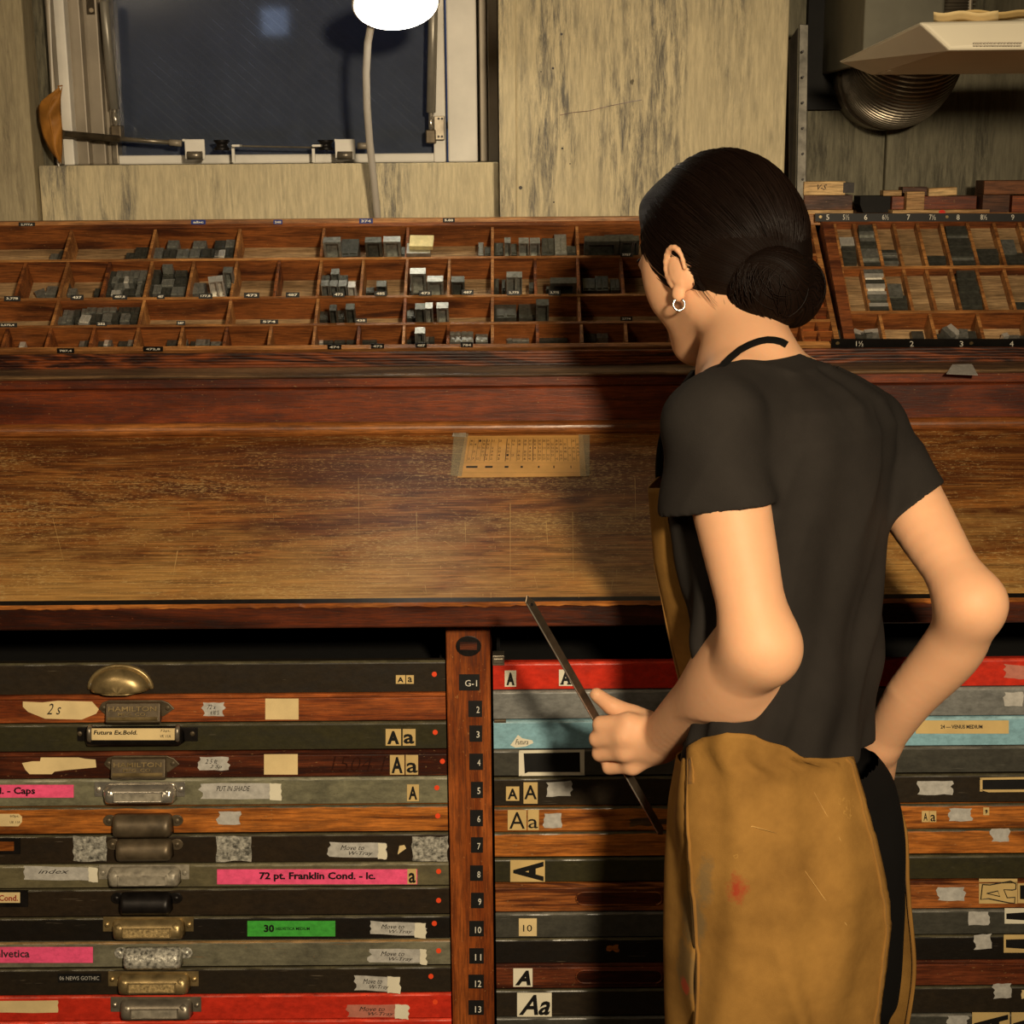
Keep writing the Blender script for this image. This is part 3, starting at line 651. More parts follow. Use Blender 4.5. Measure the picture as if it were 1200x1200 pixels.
def pull_card(pl, root, cx, cy, mat, card, w=88, h=22, label=None):
    """bin pull with framed card window and two screwed ears"""
    s = .00113
    plate = MB().prism([pl.p(x, y, .0) for x, y in [(cx-w/2-10, cy+6), (cx+w/2+8, cy+6), (cx+w/2+8, cy-h/2), (cx-w/2-10, cy-h/2)]], (0, -.0016, 0))
    hdl = obj('handle', plate, M[mat], root, bevel=.0004)
    obj('hood', hood(pl, cx, cy + 1, w - 4, h - 1, .017, .14), M[mat], hdl, smooth=True, solid=.0014)
    c = pl.p(cx, cy)
    # sloping card window on the hood's face
    fw, fh_ = (w*.66)*s/2, .0068
    tilt = Matrix.Rotation(R(-12), 4, 'X')
    Mx = Matrix.Translation(c + Vector((0, -.0186, -.0012))) @ tilt
    fr = MB()
    for lo, hi in (((-fw, 0, -fh_), (fw, .0015, -fh_+.0016)), ((-fw, 0, fh_-.0016), (fw, .0015, fh_)), ((-fw, 0, -fh_), (-fw+.002, .0015, fh_)), ((fw-.002, 0, -fh_), (fw, .0015, fh_))):
        fr.box(lo, hi, Mx)
    obj('card_frame', fr, M[mat], hdl, bevel=.0003)
    obj('card', MB().box((-fw+.001, .0008, -fh_+.001), (fw-.001, .0018, fh_-.001), Mx), M[card], hdl)
    for sx in (-1, 1):
        obj('boss', MB().tube([c + Vector((sx*(fw+.0055), -.006, z)) for z in (-.0095, -.007, 0, .006, .009)], [.004, .0085, .0102, .0085, .003], 14), M[mat], hdl, smooth=True)
    screws(pl, hdl, [(cx - w/2 - 5, cy - 2), (cx + w/2 + 3, cy - 2)], mat)
    if label: hdl['label'] = label
    return hdl
def pull_round(pl, root, cx, cy, mat, w=70, h=24, label=None, depth=.018):
    hdl = obj('handle', hood(pl, cx, cy + 1, w, h, depth, .16), M[mat], root, smooth=True, solid=.002)
    for sx in (-1, 1):
        e = MB(); x = cx + sx*(w/2 + 4)
        e.prism([pl.p(x + 8*math.cos(a), cy - 3 - 6.5*math.sin(a)) for a in np.linspace(0, 2*math.pi, 16, endpoint=False)], (0, -.0022, 0))
        obj('ear', e, M[mat], hdl, bevel=.0006)
    screws(pl, hdl, [(cx - w/2 - 5, cy - 3), (cx + w/2 + 5, cy - 3)], mat)
    if label: hdl['label'] = label
    return hdl
def pull_plaque(pl, root, cx, cy, mat='dark_iron'):
    pts = [(cx-42, cy-2), (cx-32, cy+7), (cx+34, cy+7), (cx+47, cy-2), (cx+40, cy-9), (cx+32, cy-12), (cx-30, cy-12), (cx-38, cy-9)]
    hdl = obj('handle', MB().prism([pl.p(x, y) for x, y in pts], (0, -.0025, 0)), M[mat], root, bevel=.0008)
    c0_, c1_ = pl.p(cx-31, cy+7), pl.p(cx+31, cy-11)
    f = [(c0_.y, c1_.z), (c0_.y - .008, c1_.z - .001), (c0_.y - .014, c0_.z + .003), (c0_.y - .016, c0_.z - .003), (c0_.y - .010, c0_.z - .008), (c0_.y, c0_.z - .004)]
    obj('grip', MB().exx(f, c0_.x, c1_.x), M[mat], hdl, bevel=.001)
    a = Vector((c0_.x + .004, c0_.y - .0142, c0_.z + .006)); up = Vector((0, .0046, .0145)).normalized(); wx = Vector((c1_.x - c0_.x - .008, 0, 0))
    put_text('HAMILTON', a + up*.005, wx, up*.0062, M['old_brass'], hdl, .01, lift=.0012)
    put_text('MFG. CO.', a + wx*.2 - up*.001, wx*.6, up*.0042, M['old_brass'], hdl, .01, lift=.0012)
    obj('ridge', MB().exx([(c0_.y - .0145, c0_.z + .0035), (c0_.y - .0175, c0_.z + .001), (c0_.y - .0165, c0_.z - .001), (c0_.y - .014, c0_.z - .0005)], c0_.x + .003, c1_.x - .003), M['old_brass'], hdl)
    screws(pl, hdl, [(cx - 36, cy - 3), (cx + 39, cy - 3)], mat)
def tile(pl, root, x0, y0, x1, y1, txt, tx=None, mat='tan_card', bold=.03, shear=0.0, rot=0, ink='ink', label=None):
    o = sheet(pl, rect(x0, y0, x1, y1), M[mat], root, 'type_sample', .0004, label=label or 'printed letter sample ' + txt)
    b = tx or (x0 + 2, y0 + 2, x1 - 2, y1 - 2)
    write(pl, txt, *b, M[ink], o, bold*(.35 if txt == 'a' else .45 if txt == 'Aa' else .8), shear, .0015, rot=rot)
    return o
def tape(pl, root, x0, y0, x1, y1, seed, txt=None, end=None, mat='tape', skew=0, label=None):
    o = sheet(pl, torn(x0, y0, x1, y1, seed, 3, 2.5, skew), M[mat], root, 'tape_strip', .0003, .0004, label=label or 'torn strip of masking tape')
    if end: plab(sheet(pl, torn(end, y0 + skew*.8 - .5, x1 + 1, y1 + skew + 1, seed + 5, .6, 1.5, 1), M['offwhite'], o, 'folded_end', .0008, .0004), 'white folded end')
    if txt:
        hh = (y1 - y0)
        for i, s_ in enumerate(txt):
            xa = x0 + (x1 - x0)*(.2 + .15*i); xb = xa + (x1-x0)*.42
            yy = y0 + hh*(.14 + .42*i) + skew*.5
            write(pl, s_, xa, yy, xb, yy + hh*.34, M['ink_soft'], o, 0, .35, .0012, 'handwriting')
    return o
MV = ['Move to', 'W-Tray']

# left column -------------------------------------------------------------
r, p = case('L', 776, 813, 'olive_dark', 'black flat type case, topmost of the left column, with a brass cup pull', Yf=.004)
cupm = MB()
c = p.p(141, 795)
def cup(u, v):
    a = math.pi*u; t_ = v*math.pi/2
    k = max(0.0, math.cos(t_))**.55
    return c + Vector((-math.cos(a)*.0385*k, -.022*math.sin(t_), -.0135 + math.sin(a)*.029*k))
hd = obj('handle', cupm.grid(cup, 25, 10), M['old_brass'], r, smooth=True, solid=.0015); hd['label'] = 'worn brass cup pull'
obj('rim', MB().tube([c + Vector((-math.cos(a)*.0405, -.0015, -.0135 + math.sin(a)*.031)) for a in np.linspace(0, math.pi, 22)], .0032, 8), M['old_brass'], hd, smooth=True)
obj('lip', MB().tube([c + Vector((x, -.0225*(1-(abs(x)/.030)**4)-.001, -.0145)) for x in np.linspace(-.030, .030, 12)], .0012, 6), M['old_brass'], hd, smooth=True)
screws(p, hd, [(107, 801), (176, 801)], 'chrome')
tile(p, r, 464, 791, 475, 801, 'A', bold=.05); tile(p, r, 476, 791, 485, 801, 'a', bold=.05); dot(p, r, 509, 790)
r, p = case('L', 814, 846.5, 'wood_rust', 'rust-brown wooden type case second from top of the left column', True)
sheet(p, [(27, 828), (33, 834), (53, 842), (96, 843), (113, 836), (116, 831), (108, 822), (68, 821), (50, 823), (27, 822)], M['cream'], r, 'paper_label', .0002, label='torn cream paper label')
write(p, '2 s', 55, 824, 72, 837, M['ink_soft'], r, 0, .4, name='handwriting')
pull_plaque(p, r, 158, 832)
tape(p, r, 238, 823, 263, 839, 3, ['72 x', '4 90 %']); sheet(p, rect(311, 818.5, 350, 843), M['cream'], r, 'paper_label', .0002, label='blank cream label')
r, p = case('L', 847.5, 879.5, 'olive', 'dark olive type case with a cream card holder and bold Aa sample')
hd = obj('handle', MB().prism([p.p(x, y) for x, y in rect(91, 852, 232, 868)], (0, -.002, 0)), M['black_iron'], r, bevel=.0005); hd['label'] = 'black label holder pull'
obj('hood', hood(p, 158, 861, 116, 20, .014, .1), M['black_iron'], hd, smooth=True, solid=.0015)
q = Plane((0, -.0165, 0), (0, -1, 0))
cd_ = sheet(q, rect(106, 853.5, 206, 867), M['cream'], hd, 'card', .0, .0008)
write(q, 'Futura Ex.Bold.', 110, 855.5, 161, 860.5, M['ink'], hd, .025, .15); write(q, '72pt.', 188, 854.5, 200, 858, M['ink_soft'], hd); write(q, 'VK 11A', 188, 860.5, 200, 864, M['ink_soft'], hd, 0, .3)
for xx in (105, 208): obj('clip', MB().tube([q.p(xx, 852) + Vector((0, .004, 0)), q.p(xx, 855) + Vector((0, -.002, 0)), q.p(xx, 866) + Vector((0, -.002, 0)), q.p(xx, 869) + Vector((0, .004, 0))], .0032, 8), M['steel'], hd, smooth=True)
screws(p, hd, [(94, 859), (226, 859)])
tile(p, r, 452, 854, 470, 873.5, 'A', bold=.07); tile(p, r, 472, 854, 487, 873.5, 'a', bold=.07, tx=(473, 859.5, 485.5, 871)); dot(p, r, 510, 858)
r, p = case('L', 880.5, 911.5, 'wood_dark', 'dark red-brown wooden type case with chalky scrawl and Aa sample', True)
sheet(p, [(26, 894), (30, 902), (35, 907), (61, 907), (64, 904), (80, 902), (113, 899), (112, 890), (100, 889), (92, 887.5), (48, 887.5), (47, 892), (38, 892)], M['cream'], r, 'paper_label', .0002, label='torn cream paper label')
pull_plaque(p, r, 164, 897)
tape(p, r, 234, 887, 268, 902.5, 9, ['2 5 ft', '2 Sp']); sheet(p, rect(309.5, 883.5, 349, 907.5), M['cream'], r, 'paper_label', .0002, label='cream label with a faint ring')
write(p, '1504.1', 388, 886, 452, 904, M['face_wood'], r, -.02, .25, .0005, 'handwriting')
tile(p, r, 457, 884.5, 474, 907.5, 'A', bold=.04); tile(p, r, 475.5, 884.5, 490, 907.5, 'a', bold=.04, tx=(476.5, 893, 489.5, 905)); dot(p, r, 518.5, 892)
r, p = case('L', 912.5, 943.5, 'gray_green', 'worn grey-green type case with a pink Caps label')
pk = sheet(p, rect(-60, 919.5, 86.5, 934.5), M['pink'], r, 'paper_label', .0002, label='fluorescent pink label'); write(p, 'Cond.', -45, 921, -6, 932, M['ink'], pk, .03); write(p, 'l. - Caps', 0, 922, 41.5, 932.5, M['ink'], pk, .03)
pull_card(p, r, 165, 927, 'chrome', 'card_grey')
tape(p, r, 235, 918, 329, 936, 11, ['PUT IN SHADE'], 316, label='masking tape with handwriting and white end'); tile(p, r, 477, 919, 491, 938.5, 'A', bold=.04); dot(p, r, 512, 923)
r, p = case('L', 945, 976, 'wood_orange', 'orange wooden type case with a dark pull and rounded cream label', False)
sheet(p, [(-40, 968), (22, 968), (26, 963), (26, 957), (22, 953.5), (-40, 953.5)], M['cream'], r, 'paper_label', .0002); write(p, '60pt.', 12, 954.5, 23, 958, M['ink_soft'], r); write(p, 'UK 11A', 12, 961.5, 24, 964.5, M['ink_soft'], r)
pull_round(p, r, 168, 964, 'dark_iron'); tape(p, r, 256, 951, 282, 966, 13); dot(p, r, 513, 956)
r, p = case('L', 978, 1011, 'brown_black', 'dark brown type case patched with three squares of foil tape')
hf = sheet(p, rect(-50, 982, 24, 1000), M['black_iron'], r, 'card_frame', .0, .002); sheet(p, rect(-50, 985.5, 17, 996), M['wood_orange'], hf, 'card', .0022, .0005)
for x0, x1, sd in ((86, 125, 1), (253, 294.5, 2), (483, 525, 3)): sheet(p, torn(x0, 980, x1, 1009, sd, 1.5, 1.2, 0, 1), M['foil'], r, 'foil_patch', .0003, .0006, label='crinkled square of foil tape')
pull_round(p, r, 170, 992, 'dark_iron', 66, 23, label='rusty brown pull'); tape(p, r, 386, 987, 452, 1004, 21, MV, 443, skew=1, label='masking tape reading Move to W-Tray')
sheet(p, [(466, 1001), (476, 994), (474, 990), (468, 991)], M['cream'], r, 'paper_scrap', .0003); dot(p, r, 514, 989)
r, p = case('L', 1013, 1039.5, 'olive_gray', 'olive-grey type case with a long pink Franklin label')
tape(p, r, 28, 1015, 114, 1030, 23, ['index'], 104, skew=2, label='masking tape with white end'); pull_card(p, r, 170, 1024, 'card_grey', 'card_grey')
pk = sheet(p, rect(254.5, 1018.5, 489, 1036), M['pink'], r, 'paper_label', .0002, label='long fluorescent pink label'); write(p, '72 pt. Franklin Cond. - lc.', 304, 1021.5, 440, 1032.5, M['ink'], pk, .035)
tile(p, r, 477.5, 1018, 488, 1035.5, 'a', bold=.06, tx=(479, 1022, 487, 1034)); dot(p, r, 514, 1021)
r, p = case('L', 1041, 1073, 'brown_black', 'dark brown type case with a small card lettered in red')
hf = sheet(p, rect(-50, 1043, 33, 1062), M['black_iron'], r, 'card_frame', .0, .0016); cdd = sheet(p, rect(-50, 1045, 24, 1057), M['cream'], hf, 'card', .0018, .0005); write(p, 'Ex. Cond.', -14, 1047.5, 22, 1054.5, M['ink_red'], hf, .02, 0, .003)
pull_round(p, r, 172, 1055, 'black_iron', 60, 22, label='blackened pull'); dot(p, r, 514, 1055)
r, p = case('L', 1074.5, 1101.5, 'black_metal', 'near-black type case with a green paper label')
pull_card(p, r, 175, 1085, 'old_brass', 'card_brass', label='speckled brass pull')
gl = sheet(p, rect(290, 1079, 393, 1097), M['green'], r, 'paper_label', .0002, label='bright green label'); write(p, '30', 309.5, 1083, 321.5, 1092, M['ink'], gl, .04); write(p, 'HELVETICA MEDIUM', 323.5, 1086, 363, 1089.5, M['ink'], gl, .02)
tape(p, r, 434, 1079, 498, 1094, 29, MV, 486, skew=3, label='masking tape reading Move to W-Tray'); dot(p, r, 509, 1082)
r, p = case('L', 1103.5, 1132.5, 'gray_rust', 'rust-flecked grey-green type case with a pink label at its left')
pk = sheet(p, rect(-60, 1109.5, 109, 1128), M['pink'], r, 'paper_label', .0002, label='fluorescent pink label with dark flecks'); write(p, 'Helvetica', -14, 1112.5, 35, 1121.5, M['ink_soft'], pk, .02)
pull_round(p, r, 180, 1119, 'foil', 68, 22, label='silver pull with flaking black paint'); tape(p, r, 433, 1112, 499, 1128, 31, MV, 492, skew=0, label='masking tape reading Move to W-Tray'); dot(p, r, 514, 1114)
r, p = case('L', 1134.5, 1165, 'olive_dark', 'dark brown type case with a black embossed strip')
dy = sheet(p, rect(68, 1141, 118.5, 1151), M['black_card'], r, 'embossed_strip', .0002); write(p, '06 NEWS GOTHIC', 70, 1143.5, 116.5, 1148, M['tape'], dy)
pull_card(p, r, 181, 1149, 'old_brass', 'card_brass', label='speckled brass pull'); tape(p, r, 415, 1143, 468, 1160, 37, MV, 454, skew=2, label='masking tape reading Move to W-Tray'); dot(p, r, 505, 1144)
r, p = case('L', 1166.5, 1195, 'red', 'bright red type case in the left column with a silver pull')
sheet(p, torn(-50, 1173, 68, 1187, 41, 1, 1.5, -1), M['cream'], r, 'paper_label', .0003); pull_card(p, r, 184, 1179, 'steel', 'card_grey')
o_ = tape(p, r, 407, 1177, 478, 1192, 43, MV, 463, 'tape_pink', label='masking tape reading Move to W-Tray'); dot(p, r, 510, 1174)
r, p = case('L', 1196.5, 1228, 'red', 'bright red type case at the very bottom left of the photo'); pull_card(p, r, 187, 1211, 'steel', 'card_grey')
r, p = case('L', 1230, 1260, 'brown_black', 'brown-black type case just below the lower red one', Yf=.0); pull_round(p, r, 189, 1243, 'dark_iron')

# right column ------------------------------------------------------------
r, p = case('R', 776.5, 808.5, 'red', 'glossy red type case, topmost of the right column', Yf=.002)
obj('corner_clip', MB().box(p.p(577, 780, .001), p.p(591, 768, -.02)).box(p.p(578, 777, .003), p.p(590, 771, 0)), M['steel'], r, bevel=.001)
tile(p, r, 591.5, 785.5, 605, 804.5, 'A', mat='offwhite', bold=.07); o_ = tile(p, r, 655, 784.5, 671, 803.5, 'A', mat='offwhite', bold=.05)
for b in ((656.5, 660.5), (664.5, 669.5)): sheet(p, rect(b[0], 800.2, b[1], 802), M['ink'], o_, 'serif', .0012, .0002)
tape(p, r, 1176, 778, 1200, 794, 51, None, mat='tape_pink', skew=2)
r, p = case('R', 810, 843, 'gray', 'scuffed mid-grey type case second from top on the right')
tape(p, r, 1177, 811, 1198, 827, 53)
r, p = case('R', 844.5, 878, 'blue', 'pale blue type case in the right column')
obj('corner_clip', MB().box(p.p(579, 847, .001), p.p(593, 843.5, -.01)), M['dark_iron'], r, bevel=.0005)
sheet(p, [(598, 873), (602, 868), (607, 861), (612, 865), (624, 867.5), (625, 870.5), (616, 874.5), (604, 876)], M['offwhite'], r, 'paper_sticker', .0003, .0004, label='small torn sticker with handwriting'); write(p, 'Futura', 604, 866, 619, 872, M['ink_soft'], r, 0, .3, .0011, 'handwriting')
yl = sheet(p, rect(1073, 844, 1182, 859.5), M['tan_card'], r, 'paper_label', .0002, label='yellowed printed label'); write(p, '24 — VENUS MEDIUM', 1102, 849, 1151, 853.5, M['ink_soft'], yl, .025)
r, p = case('R', 879, 909.5, 'dark_gray', 'dark grey type case with a white-framed black card on the right column')
wfm = MB()
for q_ in ([(608, 909), (615, 909), (613.5, 881), (608, 879)], [(608, 879), (608, 882.5), (685, 881), (685, 878)], [(679.5, 880), (680, 907), (685, 908), (685, 878)], [(608, 909), (685, 908), (685, 904.5), (619, 904.5)]):
    wfm.prism([p.p(x, y, .0008) for x, y in q_], (0, -.0005, 0))
fo = obj('white_frame', wfm, M['offwhite'], r); sheet(p, rect(609, 880, 684, 908), M['black_card'], fo, 'black_card', .0003, .0004)
r, p = case('R', 911.5, 944.5, 'olive_dark', 'dark type case with two tan A samples on the right column')
tile(p, r, 593, 921.5, 608.5, 938, 'A', bold=.03); tile(p, r, 613.5, 916.5, 630, 941.5, 'A', bold=.015, tx=(614.5, 919.5, 629, 936)); tape(p, r, 640, 917, 669, 934, 57, skew=-2)
tile(p, r, 1030, 916, 1042, 932, 'n', bold=.03, tx=(1033, 922, 1040, 930)); tape(p, r, 1075, 915, 1116, 931, 59)
gfm = MB()
for q_ in ([(1148, 927), (1151, 927), (1151, 911), (1148, 911)], [(1148, 911), (1148, 913.5), (1260, 912), (1260, 909)], [(1148, 925), (1158, 928), (1260, 927), (1260, 924.5), (1160, 925)]): gfm.prism([p.p(x, y, .0008) for x, y in q_], (0, -.0005, 0))
fo = obj('gold_frame', gfm, M['tan_card'], r); sheet(p, rect(1149, 911, 1260, 926), M['black_card'], fo, 'black_card', .0003, .0004)
r, p = case('R', 946.5, 974.5, 'wood_orange', 'wooden type case with a light Aa sample and a scraped patch')
tile(p, r, 595, 949, 617, 972.5, 'A', bold=0.0); tile(p, r, 618.5, 948.5, 631.5, 972.5, 'a', bold=0.0, tx=(619, 959, 630.5, 970)); tape(p, r, 638, 953, 658, 970, 61)
sheet(p, torn(738, 960, 782, 968, 62, 2, 3, -2, 1.5), M['wood_ledge'], r, 'scraped_patch', .0001, .0002)
tile(p, r, 1080, 950, 1088.5, 963, 'A', bold=.02); tile(p, r, 1089, 950, 1097, 963, 'a', bold=.02, tx=(1090, 954, 1096, 962)); tape(p, r, 1112, 947, 1139, 962, 63); tile(p, r, 1152, 946, 1159, 955, '9', bold=.05)
r, p = case('R', 976, 1004.5, 'wood_orange', 'plain orange wooden type case below the one with the light Aa'); tape(p, r, 1162, 971, 1182, 986, 65)
r, p = case('R', 1006.5, 1034, 'olive', 'olive-black type case with a big sideways A sample'); tile(p, r, 598, 1007.5, 638.5, 1033, 'A', rot=90, bold=.055, tx=(601.5, 1009, 637, 1032))
def slot_case(y0, y1, mat, label, sy):
    r, p = case('R', y0, y1, mat, label, True)
    pts = [(685 + 0, 0)] 
    l, rr, hh = 675, 776, 7.5
    ring = [(rr - hh + hh*math.cos(a), sy - hh*math.sin(a)) for a in np.linspace(-math.pi/2, math.pi/2, 9)] + [(l + hh*1.2 - hh*1.2*math.cos(a), sy - hh*math.sin(a)) for a in np.linspace(math.pi/2, -math.pi/2, 9)]
    o = sheet(p, ring, M['face_wood'], r, 'finger_slot', -.0001, .0006, label='long rounded finger slot')
    mb = MB().tube([p.p(x, y, .0012) for x, y in ring + ring[:1]], .0011, 6); obj('slot_lip', mb, M[mat], o, smooth=True)
    return r, p
r, p = slot_case(1036, 1069, 'wood_figure', 'wooden type case with arched grain and a finger slot', 1052.5)
tape(p, r, 1099, 1040, 1130, 1055, 67)
o_ = sheet(p, rect(1147, 1029.5, 1192, 1058.5), M['tan_card'], r, 'type_sample', .0004, label='tan sample with outlined sideways A'); oa = [(1151, 1036), (1160, 1036.5), (1184, 1032), (1190.5, 1035.5), (1190, 1041.5), (1186, 1042.5), (1176, 1042), (1180, 1051.5), (1189, 1051), (1188.5, 1058), (1182, 1057.5), (1158, 1052.5), (1149, 1053.5)]
ob = MB().tube([p.p(x, y, .0013) for x, y in oa + oa[:2]], .00085, 6); obj('outlined_letter', ob, M['ink'], o_)
obj('letter_counter', MB().tube([p.p(x, y, .0013) for x, y in [(1156, 1046.5), (1169, 1043.5), (1171.5, 1050), (1156, 1046.5), (1169, 1043.5)]], .0008, 6), M['ink'], o_)
o_ = sheet(p, rect(1192.5, 1034.5, 1230, 1058), M['tan_card'], r, 'type_sample', .0004); sheet(p, [(1195, 1053), (1228, 1055), (1228, 1036), (1195, 1037)], M['ink'], o_, 'letter_stroke', .0012, .0002)
r, p = case('R', 1070.5, 1099, 'dark_gray', 'dark grey type case with a small cream 10 label')
tile(p, r, 608, 1076, 629, 1096.5, '10', mat='cream', bold=0.0, tx=(613, 1083, 623.5, 1091), label='cream label number 10'); tape(p, r, 1135, 1068, 1158, 1084, 69)
o_ = sheet(p, rect(1177, 1064, 1240, 1082), M['offwhite'], r, 'type_sample', .0004); sheet(p, [(1179, 1076.5), (1240, 1080.5), (1240, 1066), (1179, 1070)], M['ink'], o_, 'letter_stroke', .0012, .0002)
r, p = case('R', 1100.5, 1129, 'black_metal', 'black type case with a chipped orange spot'); sheet(p, torn(711, 1108, 725, 1114.5, 71, 1, 1, 0, 1.5), M['wood_orange'], r, 'paint_chip', .0001, .0002)
tape(p, r, 1141, 1096, 1162, 1113, 73, skew=-2)
o_ = sheet(p, rect(1176, 1095, 1240, 1116), M['tan_card'], r, 'type_sample', .0004); sheet(p, [(1178.5, 1110), (1240, 1114), (1240, 1099), (1178.5, 1100.5)], M['ink'], o_, 'letter_stroke', .0012, .0002)
r, p = slot_case(1129.5, 1159, 'wood_dark', 'red-brown wooden type case with a finger slot and slanted A sample', 1144); tile(p, r, 601.5, 1134.5, 624, 1156, 'A', mat='offwhite', bold=.06, shear=.3)
r, p = case('R', 1160.5, 1191, 'olive_dark', 'black type case with a large white slanted Aa sample')
o_ = tile(p, r, 606, 1163, 646.5, 1191, 'Aa', mat='offwhite', bold=.05, shear=.35); tape(p, r, 1164, 1153, 1185, 1170, 77, skew=-1); sheet(p, torn(1197, 1160, 1206, 1170, 78, 1, 1), M['cream'], r, 'paper_scrap', .0003)
r, p = case('R', 1193, 1224, 'dark_gray', 'grey type case at the bottom right with A samples lying sideways')
tape(p, r, 1110, 1190, 1134, 1204, 79); tile(p, r, 1139, 1186, 1183, 1214, 'A', rot=90, bold=.055); tile(p, r, 1185, 1186, 1225, 1214, 'A', rot=90, bold=.05)
r, p = case('R', 1226, 1256, 'wood_rust', 'wooden type case lowest on the right column', True)

# ------------------------------------------------------------------ open cases above the worktop
class Tray:
    def __init__(s, Y, py, refx, ang):
        s.O = P(refx, py, Y); s.a = ang
        s.ev = Vector((0, math.cos(ang), math.sin(ang))); s.ew = Vector((0, -math.sin(ang), math.cos(ang)))
        s.O.x = 0; s.top = Plane(s.O, s.ew); s.refx = refx
    def uv(s, px, py, w=0.0):
        q = PP(px, py, s.O + s.ew*w, s.ew); return q.x, (q - s.O).dot(s.ev)
    def v(s, py, w=0.0): return s.uv(s.refx, py, w)[1]
    def at(s, x, v, w): return Vector((x, 0, 0)) + s.O + s.ev*v + s.ew*w
    def M(s): return Matrix(((1, s.ev.x, s.ew.x, s.O.x), (0, s.ev.y, s.ew.y, s.O.y), (0, s.ev.z, s.ew.z, s.O.z), (0, 0, 0, 1)))
    def box(s, x0, x1, v0, v1, w0, w1, mb=None): return (mb or MB()).box((x0, v0, w0), (x1, v1, w1), s.M())
LT = Tray(y6 + .018, 405, 300, A_T)
H = .044
vf, v3, v2, v1, vb = LT.v(405), LT.v(380.5), LT.v(348.5), LT.v(303.5), LT.v(266)
vtop = LT.v(257.5)
xa, xb = -1.1, P(966, 330, .6).x
lt = thing('open_type_case', 'long open wooden type case with four rows of compartments', 'type case', LT.at((xa+xb)/2, 0, -H-.006))
dk_ = .0055
obj('front_rail', LT.box(xa, xb, -.009, 0, -H-.006, .0005), M['tray_rail'], lt, bevel=.0008)
obj('back_rail', LT.box(xa, xb, vb, vb + .010, -H-.006, .0005), M['tray_wood'], lt, bevel=.0008)
tr = LT.at(0, vb + .008, 0)
obj('back_cap', MB().exx([(tr.y, tr.z - .004), (tr.y, P(300, 257.5, tr.y).z), (tr.y + .012, P(300, 257.5, tr.y).z + .001), (tr.y + .012, tr.z - .004)], xa, xb), M['tray_rail'], lt, bevel=.0008)
obj('floor_board', LT.box(xa, xb, -.005, vb + .005, -H-.005, -H), M['tray_floor'], lt)
for xx in (xa, xb - .008): obj('end_rail', LT.box(xx, xx + .008, 0, vb, -H-.005, .0005), M['tray_rail'], lt)
for v_ in (v3, v2, v1): obj('cross_rail', LT.box(xa + .008, xb - .008, v_ - dk_/2, v_ + dk_/2, -H, -.0012), M['tray_wood'], lt); obj('rail_cap', LT.box(xa + .008, xb - .008, v_ - dk_/2, v_ + dk_/2, -.0012, 0), M['tray_rail'], lt, bevel=.0004)
rows = [(v1, vb, 285, [-120, -20, 79, 178, 278, 377.5, 477, 577, 677, 777, 877]), (v2, v1, 326, [-127, -77, -27, 24, 74, 123.5, 173.5, 223, 274, 324, 374, 424, 476, 526, 577, 627.5, 678, 729.5, 780, 831, 882]),
        (v3, v2, 364, [-140, -36, 65, 166, 268, 371, 474, 577, 679, 782, 884]), (0, v3, 393, [-148, -97, -46, 6, 57, 108, 160, 212, 264, 316, 368, 420, 473, 525, 577, 630, 682, 734, 786, 838, 890])]
for va, vc, pm, xs in rows:
    for x in xs:
        X = LT.uv(x, pm, 0)[0]
        if xa + .01 < X < xb - .01: obj('divider', LT.box(X - .0024, X + .0024, va + dk_/2, vc - dk_/2, -H, -.001), M['tray_rail'] if int(x) % 3 else M['tray_wood'], lt, bevel=.0005)
# little cells at the right-hand end
for va, vc in ((0, v3), (v3, v2), (v2, v1), (v1, vb)):
    for k in (.03, .055):
        obj('divider', LT.box(xb - k - .0015, xb - k + .0015, va + dk_/2, vc - dk_/2, -H, -.002), M['tray_wood'], lt)
    obj('cross_piece', LT.box(xb - .055, xb - .008, (va+vc)/2 - .0015, (va+vc)/2 + .0015, -H, -.002), M['tray_wood'], lt)
    for k in (.0305, .008): obj('raised_floor', LT.box(xb - k - .022, xb - k, va + .002, vc - .002, -H, -.018), M['wood_rust'], lt)
# embossed tags
def tags(L, pl_at, names, parent):
    for x0, x1, y0, y1_, txt, m in L:
        a, b, c_ = pl_at(x0, y1_), pl_at(x1, y1_), pl_at(x0, y0)
        ux, uz = b - a, c_ - a; n = ux.cross(uz).normalized()
        o = obj('label_tag', MB().prism([a, b, b + uz, c_], n*.0008), M[m], parent)
        put_text(txt, a + ux*.14 + uz*.25, ux*.72, uz*.5, M['white_ink'], o, .03, lift=.0011)
front_pl = Plane(LT.at(0, -.0095, 0), -LT.ev)
toppl = Plane((0, tr.y - .001, 0), (0, -1, 0))
tags([(22, 41, 260.5, 266, '2,777,6', 'black_card'), (224, 241, 257.5, 263, 'abc', 'blue_tag'), (320.5, 331, 257.5, 263, '248', 'blue_tag'), (421, 437, 256, 262, '374', 'blue_tag'), (519, 533, 255.5, 260.5, '5.88', 'black_card')], toppl.p, 0, lt)
def railpl(v_): return Plane(LT.at(0, v_ - dk_/2 - .0008, 0), (-LT.ev + LT.ew*.9).normalized())
tags([(x0, x1, y0, y0+6, t_, 'black_card') for x0, x1, y0, t_ in [(5, 24, 347, '3,778'), (83, 98, 345.5, '437'), (132, 149, 345, '487,8'), (184, 193, 344.5, '487'), (233, 249, 344, '177,8'), (286, 304, 343, '473'), (335, 351, 342.5, '487'), (390, 404, 342, '473'), (439, 453, 341, '485'), (491, 506, 340.5, '473'), (541, 555, 339.5, '487'), (594, 610, 340, '2,773'), (643, 657, 340, '3,775')]], railpl(v2).p, 0, lt)
